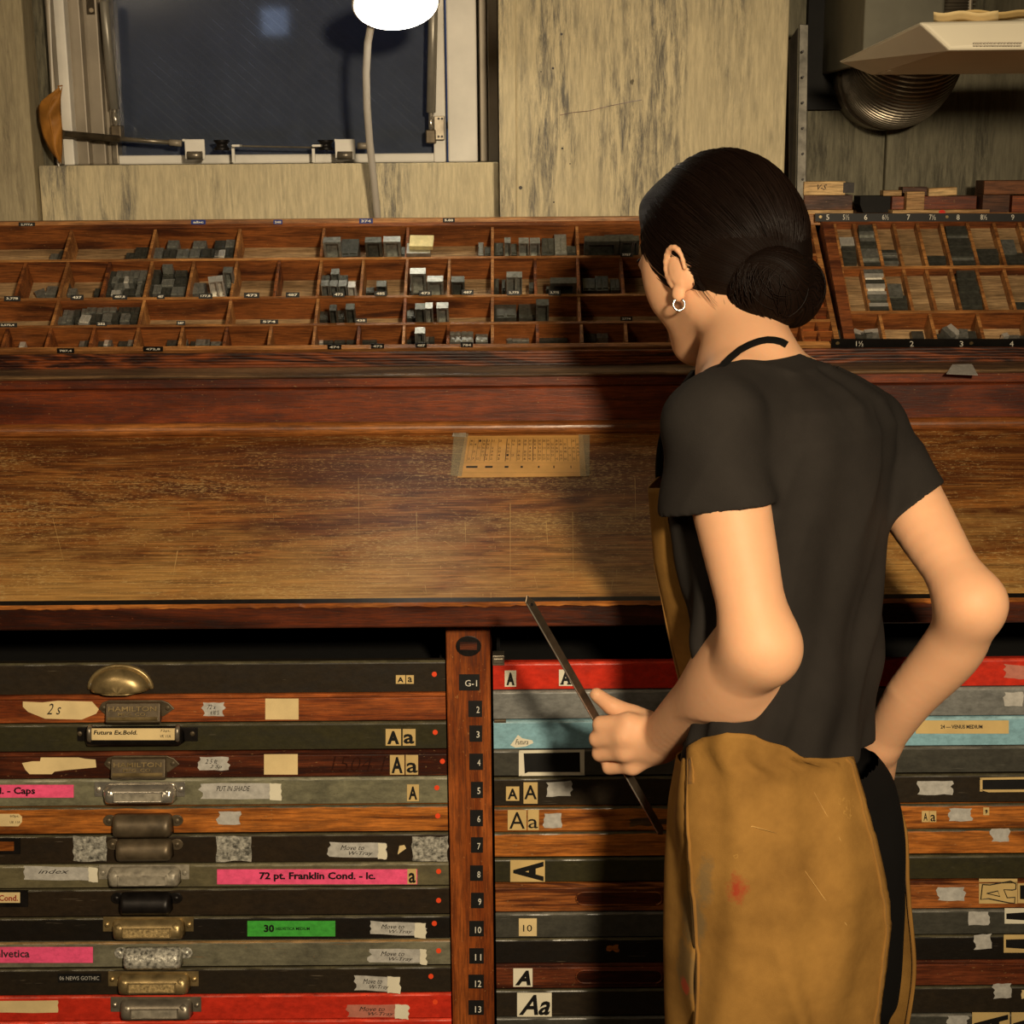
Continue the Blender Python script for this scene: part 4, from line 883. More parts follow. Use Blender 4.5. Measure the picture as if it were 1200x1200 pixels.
tags([(x0, x1, y0, y0+5, t_, 'black_card') for x0, x1, y0, t_ in [(-2, 20, 378.5, '2,572,4'), (113, 125, 377, '252'), (207, 217, 376, '287'), (305, 326, 374.5, '574'), (416, 430, 373, '438'), (727, 741, 371, '2774')]], railpl(v3).p, 0, lt)
tags([(727, 741, 296, 301, '3757', 'black_card')], railpl(v1).p, 0, lt)
tags([(x0, x1, y0, y0+5.5, t_, 'black_card') for x0, x1, y0, t_ in [(67, 87, 408, '787,4'), (168, 191, 406, '472,8'), (384, 400, 403.5, '474'), (435, 450, 402.5, '473'), (487, 500, 401.5, '487'), (540, 554, 401, '784')]], front_pl.p, 0, lt)

# metal sorts -----------------------------------------------------------------
wher = {'sort': 'standing in the long case'}
nsort = [0]
_rows = ['back', 'second', 'third', 'front']
def block(T, name, label, cat, group, x0, x1, v0, v1_, w0, w1, mat, kind, rot=0.0, root_parent=None):
    Mx = T.M()
    if rot:
        c_ = Vector(((x0+x1)/2, (v0+v1_)/2, w0)); Mx = Mx @ Matrix.Translation(c_) @ Matrix.Rotation(rot, 4, 'Z') @ Matrix.Translation(-c_)
    mb = MB()
    if kind == 'frame':      # hollow cast letter body: window on the face towards the viewer
        t_ = min((x1-x0), (w1-w0)) * .14; m_ = (w0+w1)/2
        d0 = v0; 
        for a, b in (((x0, d0, w0), (x1, v1_, w0+t_)), ((x0, d0, w1-t_), (x1, v1_, w1)), ((x0, d0, w0+t_), (x0+t_, v1_, w1-t_)), ((x1-t_, d0, w0+t_), (x1, v1_, w1-t_)), ((x0+t_, v1_-.003, w0+t_), (x1-t_, v1_, w1-t_)), ((x0+t_, d0+.001, m_-t_*.4), (x1-t_, v1_, m_+t_*.4))):
            mb.box(a, b, Mx)
    elif kind == 'flat':
        mb.box((x0, v0, w0), (x1, v1_, w1), Mx)
    else:                    # body with a nick across and a raised face on top
        h_ = w1 - w0; k = (v1_-v0)*.12
        mb.box((x0, v0, w0), (x1, v1_, w1 - h_*.06), Mx)
        n = 2 if (x1-x0) > .012 else 1
        for i in range(n):
            a_ = x0 + (x1-x0)*(i+.12)/n; b_ = x0 + (x1-x0)*(i+.88)/n
            mb.box((a_, v0 + k, w1 - h_*.06), (b_, v1_ - k, w1), Mx)
        mb.box((x0+.0004, v0 - .0004, w0 + h_*.3), (x1-.0004, v0, w0 + h_*.55), Mx)
    o = obj(name, mb, mat); tag(o, label, cat, group); return o
def sorts(T, spec, place, rowvs, Hh, grp):
    """spec: x0,y0,x1,y1 in photo pixels, tone, kind, row index"""
    for x0, y0, x1, y1_, tone, kind, ri, extra in spec:
        fr, bk = rowvs[ri]
        # height of the piece above the case floor
        hb = extra.get('h', .026) if isinstance(extra, dict) else .026
        w1 = -Hh + hb
        pm = (y0+y1_)/2
        va = T.uv(x0, y1_, w1)[1]; vb_ = T.uv(x0, y0, w1)[1]
        va = max(va, fr + .003); vb_ = min(max(vb_, va + .004), bk - .003)
        if kind == 'frame':     # upright: the window faces forward
            va = fr + .004 + extra.get('d', 0); w0 = -Hh; vb_ = min(va + .014, bk - .003)
            # find w1 so that the top front edge lands at y0
            lo_, hi_ = -Hh, .05
            for _ in range(20):
                m_ = (lo_+hi_)/2; yy = proj(T.at(T.uv(x0, pm, -Hh/2)[0], va, m_))[1]
                if yy > y0: lo_ = m_
                else: hi_ = m_
            w1 = lo_; 
        X0, X1 = T.uv(x0, pm, w1)[0], T.uv(x1, pm, w1)[0]
        w0 = -Hh
        block(T, 'metal_type', extra['label'], 'metal type', extra.get('group'), X0, X1, va, vb_, w0, w1, M[tone], kind, extra.get('rot', 0))
RV = [(v1, vb), (v2, v1), (v3, v2), (0, v3)]
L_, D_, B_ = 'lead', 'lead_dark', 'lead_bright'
def cl_(lbl, ri, items, h=.026):
    out = []
    for it in items:
        x0, y0, x1, y1_, tone = it[:5]; kind = it[5] if len(it) > 5 else 'sort'; ex_ = dict(it[6]) if len(it) > 6 else {}
        ex_.setdefault('label', lbl); ex_.setdefault('group', lbl); ex_.setdefault('h', h)
        out.append((x0, y0, x1, y1_, tone, kind, ri, ex_))
    sorts(LT, out, None, RV, H, None)
def zm(x, y): return (x/4.615, 250 + y/4.615)           # reading aids for the enlargements
def Z1(items): return [(a/4.615, 250+b/4.615, c_/4.615, 250+d/4.615, *e) for a, b, c_, d, *e in items]
def Z2(items): return [(240+a/4.615, 250+b/4.615, 240+c_/4.615, 250+d/4.615, *e) for a, b, c_, d, *e in items]
def Z3(items): return [(480+a/4, 250+b/4, 480+c_/4, 250+d/4, *e) for a, b, c_, d, *e in items]
cl_('small lead type in the back row near the left edge of the photo', 0, Z1([(270, 215, 312, 250, L_), (318, 200, 350, 248, D_)]), .018)
cl_('lead type at the right end of the second back-row compartment', 0, Z1([(680, 210, 725, 245, D_), (728, 180, 765, 243, D_), (766, 180, 806, 243, D_)]), .022)
cl_('lead type filling the back-row compartment under the first blue tag', 0, Z1([(822, 182, 878, 240, L_), (905, 142, 965, 182, L_), (885, 190, 950, 238, D_), (955, 190, 1020, 238, L_), (1025, 188, 1080, 236, L_), (1042, 144, 1112, 186, L_), (1086, 186, 1150, 238, D_), (1160, 142, 1200, 190, D_), (1158, 194, 1195, 236, B_)]) +
    Z2([(0, 188, 48, 236, D_), (52, 142, 110, 190, D_), (50, 190, 78, 236, D_), (80, 192, 108, 236, B_), (112, 138, 160, 180, L_), (112, 182, 156, 236, D_)]), .03)
cl_('hollow lead type in the back row under the second blue tag', 0, Z2([(634, 158, 728, 230, L_, 'frame'), (736, 134, 830, 228, D_), (862, 158, 950, 230, D_, 'frame'), (962, 154, 1054, 228, L_, 'frame'), (1060, 178, 1085, 228, D_)]), .034)
cl_('small lead type beside the pale brass block', 0, Z3([(322, 132, 346, 194, L_), (352, 155, 380, 192, D_)]), .03)
bl = Z2([(1102, 82, 1222, 150)]) + Z2([(1102, 150, 1222, 228)])
X0, X1 = LT.uv(478, 290, -.01)[0], LT.uv(505, 290, -.01)[0]
tag(block(LT, 'type_block', '', 'type block', None, X0, X1, v1 + .004, v1 + .030, -H, .006, M['lead'], 'flat'), 'grey lead block under the pale brass slug', 'type block')
X0, X1 = LT.uv(481, 270, .01)[0], LT.uv(508.5, 270, .01)[0]
tag(block(LT, 'brass_slug', '', 'slug', None, X0, X1, v1 + .012, v1 + .040, .0065, .014, M['brass_slug'], 'flat', R(-2)), 'pale brass slug lying on a grey lead block', 'slug')
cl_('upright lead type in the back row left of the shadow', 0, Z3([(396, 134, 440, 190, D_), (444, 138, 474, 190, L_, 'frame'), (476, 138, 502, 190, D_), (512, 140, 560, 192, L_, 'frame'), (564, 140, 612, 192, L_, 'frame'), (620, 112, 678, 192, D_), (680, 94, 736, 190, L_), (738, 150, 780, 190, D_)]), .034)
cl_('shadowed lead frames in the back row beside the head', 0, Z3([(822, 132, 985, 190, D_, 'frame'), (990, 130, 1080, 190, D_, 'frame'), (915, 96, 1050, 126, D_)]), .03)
cl_('bright lead scraps in the second row at the left edge', 1, Z1([(190, 412, 245, 442, L_, 'flat', {'rot': .5}), (250, 392, 306, 440, L_)]), .014)
cl_('few dark lead pieces in the second row left part', 1, Z1([(338, 372, 368, 438, D_), (366, 402, 412, 438, L_), (510, 402, 538, 438, D_)]), .022)
cl_('crowded lead type in the second-row compartment left of centre', 1, Z1([(590, 308, 625, 350, D_), (628, 305, 662, 345, L_), (664, 305, 698, 345, L_), (700, 302, 722, 350, L_), (724, 302, 752, 345, L_), (754, 302, 792, 350, L_), (555, 350, 600, 392, D_), (604, 338, 640, 372, L_), (642, 346, 668, 370, D_), (670, 336, 696, 372, B_), (698, 340, 722, 372, L_), (742, 340, 776, 372, L_),
    (552, 395, 600, 438, D_), (616, 372, 664, 410, L_), (600, 412, 650, 438, B_), (670, 402, 730, 438, D_), (736, 378, 762, 436, L_), (764, 360, 780, 432, D_)]), .034)
cl_('stacked lead type in the second row right of the crowded cell', 1, Z1([(808, 300, 866, 342, D_), (880, 300, 940, 346, D_), (945, 304, 1010, 335, D_), (878, 275, 932, 296, L_, 'flat', {'h': .044}), (806, 345, 860, 376, D_), (872, 350, 940, 392, L_), (945, 345, 1010, 385, D_), (778, 380, 826, 430, D_), (828, 380, 872, 432, L_), (875, 398, 922, 436, D_), (926, 392, 996, 438, L_)]), .032)
cl_('tumbled bright lead type in the second row', 1, Z1([(1040, 372, 1108, 432, L_), (1118, 372, 1160, 425, B_, 'frame', {'rot': .2}), (1160, 368, 1196, 420, B_, 'frame', {'rot': .1})]) + Z2([(92, 320, 142, 366, L_, 'frame', {'d': .03}), (84, 380, 140, 430, D_)]), .026)
cl_('dark lead frames in the second row under the second blue tag', 1, Z2([(626, 330, 674, 390, D_), (678, 330, 722, 390, L_, 'frame', {'d': .03}), (724, 330, 770, 390, D_), (626, 394, 668, 424, L_, 'frame'), (672, 394, 716, 424, L_, 'frame'), (720, 394, 764, 424, L_, 'frame'), (772, 400, 812, 422, B_, 'frame')]), .032)
cl_('two low dark pieces in the second row', 1, Z2([(872, 398, 915, 426, D_), (926, 396, 980, 424, D_, 'frame')]), .016)
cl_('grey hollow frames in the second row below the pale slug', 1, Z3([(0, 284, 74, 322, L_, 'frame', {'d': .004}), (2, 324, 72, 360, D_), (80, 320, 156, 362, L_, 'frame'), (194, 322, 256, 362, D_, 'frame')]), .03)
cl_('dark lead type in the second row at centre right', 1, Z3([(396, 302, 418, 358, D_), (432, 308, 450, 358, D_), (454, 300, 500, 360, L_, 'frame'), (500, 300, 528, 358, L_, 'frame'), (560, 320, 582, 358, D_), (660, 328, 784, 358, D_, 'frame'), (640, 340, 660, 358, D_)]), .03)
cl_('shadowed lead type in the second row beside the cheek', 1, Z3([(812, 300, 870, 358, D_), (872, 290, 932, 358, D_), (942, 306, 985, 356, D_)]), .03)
cl_('heap of lead type in the third row at the left', 2, Z1([(310, 555, 360, 592, L_), (340, 518, 370, 556, L_), (362, 520, 395, 582, L_), (398, 516, 430, 560, D_), (405, 560, 430, 586, D_), (430, 545, 486, 590, B_, 'sort', {'rot': -.15}), (440, 512, 486, 542, L_), (468, 500, 520, 535, L_), (490, 540, 545, 586, D_), (522, 506, 556, 540, L_), (556, 488, 592, 530, L_), (594, 486, 630, 530, L_), (552, 534, 604, 582, L_), (606, 534, 640, 580, D_), (640, 495, 664, 540, D_), (666, 492, 705, 535, D_), (650, 536, 702, 582, L_), (706, 500, 756, 540, D_), (706, 542, 745, 580, D_)]), .03)
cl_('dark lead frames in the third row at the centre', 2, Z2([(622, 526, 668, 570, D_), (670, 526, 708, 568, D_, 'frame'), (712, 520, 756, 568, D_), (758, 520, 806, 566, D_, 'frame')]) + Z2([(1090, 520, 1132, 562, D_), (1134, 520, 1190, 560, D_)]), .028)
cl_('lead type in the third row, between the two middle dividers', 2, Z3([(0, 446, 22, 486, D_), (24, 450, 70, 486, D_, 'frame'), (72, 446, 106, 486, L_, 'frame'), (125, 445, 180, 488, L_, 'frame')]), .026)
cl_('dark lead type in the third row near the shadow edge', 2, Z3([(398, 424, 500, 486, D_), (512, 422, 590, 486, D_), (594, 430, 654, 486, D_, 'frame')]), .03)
cl_('scattered lead in the front row at the left', 3, Z1([(104, 692, 134, 722, B_), (430, 690, 456, 716, L_, 'flat'), (456, 684, 490, 716, D_), (512, 688, 560, 716, D_), (562, 678, 586, 712, B_), (586, 668, 604, 712, L_), (640, 688, 690, 712, D_), (694, 656, 728, 712, L_)]), .018)
cl_('grey lead pieces in the front row left of centre', 3, Z1([(902, 682, 965, 708, D_), (970, 645, 1016, 708, L_), (1030, 690, 1052, 708, D_), (1058, 672, 1130, 710, L_), (1140, 690, 1188, 710, L_)]) + Z2([(0, 676, 26, 708, L_), (58, 694, 96, 708, L_, 'flat')]), .018)
cl_('low dark lead in the front row at the centre', 3, Z2([(618, 676, 640, 698, B_), (642, 676, 694, 698, D_), (700, 672, 760, 698, D_), (766, 672, 820, 698, D_), (850, 670, 930, 694, D_), (1096, 650, 1132, 694, D_), (1134, 650, 1190, 694, L_, 'frame')]), .014)
cl_('upright lead in the front row below the hollow frames', 3, Z3([(0, 562, 30, 598, D_), (32, 562, 62, 598, L_, 'frame'), (64, 562, 90, 598, L_), (92, 564, 116, 598, D_)]), .02)
cl_('light grey lead squares in the front row under a cell divider', 3, Z3([(186, 522, 240, 564, L_), (242, 520, 298, 562, L_), (188, 566, 240, 598, L_), (242, 566, 298, 598, L_), (310, 562, 366, 598, L_)]), .03)
cl_('thin lead scraps leaning in the front row', 3, Z3([(455, 570, 480, 596, L_, 'flat', {'rot': .4}), (482, 574, 560, 598, L_), (608, 578, 740, 598, D_, 'flat')]), .014)
cl_('shadowed square lead pieces in the front row', 3, Z3([(820, 548, 874, 596, D_), (876, 540, 930, 580, L_)]), .024)

# ------------------------------------------------------------------ right-hand case of leads and slugs
A_R = R(40)
RT = Tray(y6 + .020, 401, 1100, A_R)
RT.refx = 1100
HR = .036
def rv(y, w=0.0): return RT.v(y, w)
def zr(x, y): return 920 + x/4.2857, 200 + y/4.2857
ry = lambda y: 200 + y/4.2857
rb_, rm, rf = rv(ry(255)), rv(ry(486)), rv(ry(710))
rx0, rx1 = xb + .008, 1.12
rt_ = thing('lead_case', 'open case of narrow lead compartments between black number strips', 'type case', RT.at((rx0+rx1)/2, 0, -HR-.006))
obj('front_rail', RT.box(rx0, rx1, -.010, 0, -HR-.006, .0), M['tray_wood_dark'], rt_, bevel=.0006)
obj('back_rail', RT.box(rx0, rx1, rb_, rb_ + .008, -HR-.006, .0), M['tray_wood_dark'], rt_, bevel=.0006)
obj('end_rail', RT.box(rx0, rx0 + .018, 0, rb_, -HR-.006, .0005), M['tray_wood_dark'], rt_, bevel=.0006)
obj('end_rail', RT.box(rx1, rx1 + .012, 0, rb_ + .008, -HR-.006, .0005), M['tray_wood_dark'], rt_, bevel=.0006)
obj('floor_board', RT.box(rx0, rx1, -.002, rb_, -HR-.005, -HR), M['tray_floor'], rt_)
obj('raised_floor', RT.box(rx0 + .018, rx1, rf + .003, rb_, -HR, -.016), M['tray_floor'], rt_)
for v_ in (rm, rf): obj('cross_rail', RT.box(rx0 + .018, rx1, v_ - .003, v_ + .003, -HR, 0), M['tray_wood'], rt_); obj('rail_cap', RT.box(rx0 + .018, rx1, v_ - .003, v_ + .003, 0, .001), M['tray_rail'], rt_, bevel=.0004)
for v0_, v1__, pm, xs in ((rm, rb_, 370, [268, 368, 470, 570, 690, 812, 945, 1080, 1210, 1340]), (rf, rm, 600, [305, 408, 510, 620, 735, 860, 990, 1130, 1260, 1390]), (0, rf, 790, [490, 745, 985, 1235, 1480])):
    for x in xs:
        X = RT.uv(*zr(x, pm), 0)[0]
        if X < rx1: obj('divider', RT.box(X - .0026, X + .0026, v0_ + .003, v1__ - .003, -HR, -.0005), M['tray_rail'], rt_, bevel=.0004)
fpl = Plane(RT.at(0, -.0105, 0), -RT.ev)
strip = sheet(fpl, rect(974, 397, 1320, 407), M['black_card'], rt_, 'number_strip', .0, .001, label='black strip numbered 1½ to 4')
for s_, x0, x1, in (('1½', 1003, 1011.5), ('2', 1066, 1070.5), ('3', 1124.5, 1128.5), ('4', 1183, 1187.5)): write(fpl, s_, x0, 398.8, x1, 405, M['white_ink'], strip, lift=.0014)
for xx in (981.5, 1138): obj('pin', MB().cyl(fpl.p(xx, 401.5, .0005), fpl.p(xx, 401.5, .0018), .003, 12), M['old_brass'], strip)
bpos = RT.at(0, rb_ + .006, 0)
bpl = Plane((0, bpos.y - .002, 0), (0, -1, 0))
strip = sheet(bpl, rect(955, 250, 1330, 259.5), M['black_card'], rt_, 'number_strip', .0, .003, label='black strip numbered 5 to 9')
for s_, cx in (('5', 969.5), ('5½', 991), ('6', 1014), ('6½', 1037), ('7', 1064), ('7½', 1092), ('8', 1122), ('8½', 1152), ('9', 1186)):
    w_ = 3.6 if len(s_) == 1 else 7.5; write(bpl, s_, cx - w_/2, 251.3, cx + w_/2, 257.5, M['white_ink'], strip, lift=.0034)
for xx in (961, 1109): obj('pin', MB().cyl(bpl.p(xx, 254, .003), bpl.p(xx, 254, .0042), .0025, 12), M['old_brass'], strip)
# leads
def slug(x0, y0, x1, y1_, tone, lbl, w=-.004, th_=.012, name='lead_slug', rot=0.0, bottom=False):
    (ax, ay), (bx, by) = zr(x0, y0), zr(x1, y1_)
    X0, va = RT.uv(ax, by, w); X1 = RT.uv(bx, by, w)[0]; vb_ = RT.uv(ax, ay, w)[1]
    block(RT, name, lbl, 'lead slug', lbl, X0, X1, va, max(vb_, va + .003), (w - th_), w, M[tone], 'flat', rot)
gA = 'lead slugs in the brightly lit narrow column of the right case'
y = 272; cols = [D_, D_, L_, L_, L_, D_, D_, L_, L_, L_, D_, L_]
ys = [272, 288, 304, 322, 340, 356, 374, 392, 418, 440, 462, 478]
for i, (a, b) in enumerate(zip(ys[:-1], ys[1:])):
    x = 370 + (a-272)*.105; slug(x, a, x + 92, b - 1, cols[i], gA, -.006 + .002*(i % 3), .02)
ys = [482, 496, 516, 532, 548, 568, 588, 606, 622, 640, 664, 682, 698]; cols = [B_, L_, B_, B_, D_, B_, B_, B_, L_, D_, B_, D_]
for i, (a, b) in enumerate(zip(ys[:-1], ys[1:])):
    x = 395 + (a-482)*.16; slug(x, a, x + 96, b - 1, cols[i % 12], gA, -.002 + .0025*(i % 3), .02)
gB = 'dark lead slugs in the tall column under number eight'
ys = [278, 290, 304, 320, 340, 358, 372, 388, 408, 430, 452, 470]
for i, (a, b) in enumerate(zip(ys[:-1], ys[1:])):
    x = 808 + (a-278)*.19; slug(x, a, x + 118, b - 1, [D_, D_, D_, L_, D_, D_][i % 6], gB, -.006 + .002*(i % 3), .02)
ys = [478, 494, 512, 534, 556, 578, 600, 622, 645, 670, 698]
for i, (a, b) in enumerate(zip(ys[:-1], ys[1:])):
    x = 862 + (a-478)*.11; slug(x, a, x + 112, b - 1, D_, gB, -.006 + .002*(i % 3), .02)
def stackup(x0, y0, x1, y1_, n, tone, lbl, lean=.1):
    for i in range(n):
        a = y0 + (y1_-y0)*i/n; b = y0 + (y1_-y0)*(i+1)/n; x = x0 + (a - y0)*lean
        slug(x, a, x + x1 - x0, b - 1, tone if i % 3 else D_, lbl, -.010 + .001*(i % 2), .012)
slug(278, 334, 350, 372, B_, 'single bright slug atop the stack under number five and a half', -.008)
stackup(286, 374, 355, 465, 6, D_, 'dark slugs under the single bright one')
stackup(484, 398, 568, 468, 5, L_, 'grey slugs beside the lit column, upper row')
stackup(710, 428, 808, 468, 3, D_, 'two thin leads in the upper row under seven and a half')
stackup(958, 392, 1072, 468, 5, D_, 'dark slugs in the upper row under eight and a half')
slug(1100, 346, 1166, 412, L_, 'square grey quad standing in the upper row under nine', -.006)
stackup(1100, 414, 1200, 466, 4, D_, 'dark slugs below the square grey quad')
slug(520, 568, 594, 628, L_, 'square grey quad in the lower row beside the lit column', -.006)
stackup(526, 628, 612, 698, 5, D_, 'dark slugs below the lower square quad')
stackup(1158, 660, 1250, 698, 2, D_, 'dark slugs in the lower row at the right edge')
def fsl(x0, y0, x1, y1_, tone, lbl, rot=0, h=.02): slug(x0, y0, x1, y1_, tone, lbl, -HR + h, h, 'lead_slug', rot)
lb = 'loose lead pieces heaped in the front cell of the right case'
for a in [(265, 800, 325, 842, D_), (345, 800, 400, 820, B_, -.5), (400, 795, 475, 812, B_, .1), (340, 822, 410, 842, D_, -.2), (412, 815, 480, 842, L_, -.1), (380, 805, 440, 822, D_, .3)]: fsl(*a[:5], lb, a[5] if len(a) > 5 else 0)
fsl(640, 806, 700, 842, D_, 'worn brown-grey piece in the second front cell of the right case', 0, .012)
lb = 'tumbled light grey quads in the third front cell of the right case'
for a in [(815, 782, 845, 838, L_, .5), (840, 770, 872, 826, B_, .6), (880, 795, 925, 838, L_, -.1), (760, 820, 810, 842, D_), (925, 806, 965, 842, D_)]: fsl(*a[:5], lb, a[5] if len(a) > 5 else 0, .024)
lb = 'small bright scraps in the last front cell at the right edge'
for a in [(1095, 815, 1125, 832, B_, .3), (1130, 825, 1180, 842, L_, 0), (1165, 828, 1220, 842, D_, .1)]: fsl(*a[:5], lb, a[5], .014)

# every piece of a heap gets a label of its own, told by its place in that heap
ORD = ['first', 'second', 'third', 'fourth', 'fifth', 'sixth', 'seventh', 'eighth', 'ninth', 'tenth', 'eleventh', 'twelfth', '13th', '14th', '15th', '16th', '17th', '18th', '19th', '20th', '21st', '22nd', '23rd', '24th']
def single_out():
    gr = {}
    for o in S.objects:
        if o.parent is None and o.get('group') and o.get('category') in ('metal type', 'lead slug'): gr.setdefault(o['group'], []).append(o)
    for g_, os_ in gr.items():
        if len(os_) < 2: continue
        stack = ('column' in g_ or 'slugs' in g_ or 'leads in' in g_)
        os_.sort(key=(lambda o: -o.location.z) if stack else (lambda o: o.location.x))
        noun = g_.replace('lead type', 'type').replace('lead slugs', 'slugs')
        for i, o in enumerate(os_):
            place = ('topmost' if i == 0 else 'lowest' if i == len(os_)-1 else ORD[i] + ' down') if stack else ('leftmost' if i == 0 else 'rightmost' if i == len(os_)-1 else ORD[i] + ' from left')
            o['label'] = place + ' of the ' + noun
            w_ = o['label'].split(' ')
            if len(w_) > 16: o['label'] = ' '.join(w_[:16])
single_out()

# shelf behind the right case and the wooden blocks on it
ys_ = bpos.y + .012
zs_ = P(1080, 250, ys_).z
xs0, xs1 = P(942, 250, ys_).x, 1.12
tag(obj('block_shelf', MB().box((xs0, ys_, zs_ - .018), (xs1, YW - .001, zs_)), M['tray_rail'], bevel=.001), 'narrow wooden shelf behind the right-hand case', 'shelf')
def wb(x0, y0, x1, y1_, mat, label, Y0=0.0, dep=.05, seat=None, rot=0, name='wood_block', ch=0, group=None):
    Yf = ys_ + .004 + Y0
    a, b = P(x0, y1_, Yf), P(x1, y0, Yf)
    z0 = seat if seat is not None else zs_
    mb = MB()
    if ch: 
        w_ = b.x - a.x; hgt = b.z - z0
        pts = [(a.x + w_*.12, Yf, z0), (b.x, Yf, z0), (b.x, Yf, z0 + hgt), (a.x, Yf, z0 + hgt), (a.x, Yf, z0 + hgt*.5)]
        mb.prism(pts, (0, dep, 0))
    else: mb.box((a.x, Yf, z0), (b.x, Yf + dep, b.z))
    o = obj(name, mb, M[mat], bevel=.0008); tag(o, label, 'wood block', group)
    if rot: o.rotation_euler = (0, rot, 0)
    return o, b.z
_, t0 = wb(943, 246, 1000, 250, 'pale_wood', 'thin pale wood strip at the bottom of the left stack')
_, t1 = wb(942, 228.5, 999.5, 245, 'brown_block', 'brown weathered wood block in the middle of the left stack', seat=t0 + .0002)
o, t2 = wb(942, 212.5, 991, 227.5, 'pale_wood', 'pale wood block with pencilled marks topping the left stack', seat=t1 + .0002)
q = Plane((0, ys_ + .0035, 0), (0, -1, 0)); write(q, 'V-S', 958, 216, 969, 222.5, M['ink_soft'], o, 0, .4, name='pencil_marks')
obj('dark_end', MB().box(P(988, 226, ys_ + .003), P(994, 213.5, ys_ + .05)), M['black_iron'], o)
o, t3 = wb(1046, 245.5, 1160, 250, 'pale_wood', 'long thin pale board with a red dot on its edge', Y0=-.002, dep=.045)
q2 = Plane((0, ys_ + .0018, 0), (0, -1, 0)); obj('dot_sticker', MB().prism([q2.p(1104 + 4*math.cos(a), 248.5 - 2.6*math.sin(a), .0002) for a in np.linspace(0, 2*math.pi, 14, endpoint=False)], (0, -.0004, 0)), M['red'], o)
_, t4 = wb(1007.5, 229.5, 1044, 246, 'black_int', 'dark wedge-shaped block at the left of the middle pile', Y0=.03, dep=.05, seat=t3 + .0002 if False else None, ch=1)
_, t5 = wb(1045, 229.5, 1145, 245, 'wood_rust', 'long reddish-brown block lying on the thin pale board', Y0=.02, dep=.05, seat=t3 + .0002)
_, _ = wb(1062, 224.5, 1084, 244.3, 'pale_wood', 'upright pale end-grain block in front of the long reddish block', Y0=.0, dep=.018, seat=t3 + .0002)
wb(1035, 223, 1057, 229, 'pale_wood', 'small orange-tan block on the left of the middle pile', Y0=.024, dep=.025, seat=t4 + .0002)
wb(1057.5, 219, 1087, 229, 'brown_block', 'small brown block behind the upright pale one', Y0=.036, dep=.03, seat=t5 + .0002)
wb(1088.5, 220, 1122, 229, 'pale_wood', 'tilted pale tan block on the right of the middle pile', Y0=.03, dep=.035, seat=t5 + .0002, rot=R(-2.5))
_, t7 = wb(1151, 228, 1184, 249.5, 'brown_block', 'dark lower block of the pile at the right edge', dep=.05)
wb(1185.5, 229, 1240, 249.5, 'wood_rust', 'orange-brown lower block at the right photo edge', dep=.05)
wb(1153, 211, 1250, 227.6, 'brown_block', 'dark block bridging the pile at the right edge', Y0=.002, dep=.05, seat=t7 + .0004)
# tape scrap on the ledge
lpl = Plane((0, y4, zl2), (0, -(zl2 - zl), (y4 - y3)))
tag(sheet(lpl, [(1109, 438.5), (1146, 440), (1139, 427), (1116, 427.5)], M['tape'], None, 'tape_scrap', .0003, .0004), 'scrap of grey tape stuck on the ledge at the right', 'tape')

# ------------------------------------------------------------------ chart taped to the worktop
ch = thing('type_chart', 'yellowed printed chart taped to the sloping worktop', 'chart', DESK.p(613, 559))
M['chart_paper'] = plain('chart_paper', srgb(216, 164, 92), .5, 0, .12, 30)
t = NT('clear_tape'); t.b.inputs['Alpha'].default_value = .35; M['clear_tape'] = t.out(srgb(190, 176, 140), .25, 0, .6)
obj('paper_sheet', MB().prism([DESK.p(x, y, .0004) for x, y in [(536, 560), (687, 558.5), (683, 510.5), (545, 511.5)]], nd*.0004), M['chart_paper'], ch)
for pts, nm in (([(528, 558), (541, 559), (549, 509), (532, 508)], 0), ([(680, 559), (691, 559), (691, 510), (678, 510)], 1), ([(530, 512), (546, 513), (546, 506), (532, 506)], 2)):
    obj('tape_strip', MB().prism([DESK.p(x, y, .001) for x, y in pts], nd*.0003), M['clear_tape'] if nm < 2 else M['tape'], ch)
ln = MB()
def cxl(u, v): x0, x1 = 545 - 9*v, 683 + 4*v; return x0 + (x1-x0)*u, 511.5 + 48*v
def seg(u0, v0, u1, v1_, wd=.35):
    a, b = DESK.p(*cxl(u0, v0), .0011), DESK.p(*cxl(u1, v1_), .0011); d = (b-a).normalized(); s_ = d.cross(nd)*wd*.00055
    ln.add([a - s_, b - s_, b + s_, a + s_], [(0, 1, 2, 3)])
cu_ = [.05, .085, .12, .155, .19, .23, .29, .36, .40, .45, .50, .54, .58, .62, .655, .69, .725, .76, .795, .83, .865, .90, .935]
for u in cu_: seg(u, .07, u, .62, .35 if u not in (.19, .36, .58) else .8)
seg(.03, .66, .96, .66, .3); seg(.03, .9, .96, .9, .3); seg(.03, .05, .96, .05, .4)
obj('ruled_lines', ln, M['ink_soft'], ch)
dg = MB(); r_ = random.Random(5)
for i, u in enumerate(cu_):
    for j in range(6):
        v_ = .10 + j*.088
        if r_.random() < .72:
            a, b, c_ = DESK.p(*cxl(u + .006, v_ + .05), .0012), DESK.p(*cxl(u + .024, v_ + .05), .0012), DESK.p(*cxl(u + .006, v_), .0012)
            put_text(str(r_.randint(1, 60)), a, b - a, c_ - a, None, None, mb=dg)
obj('digits', dg, M['ink_soft'], ch)
bars = MB()
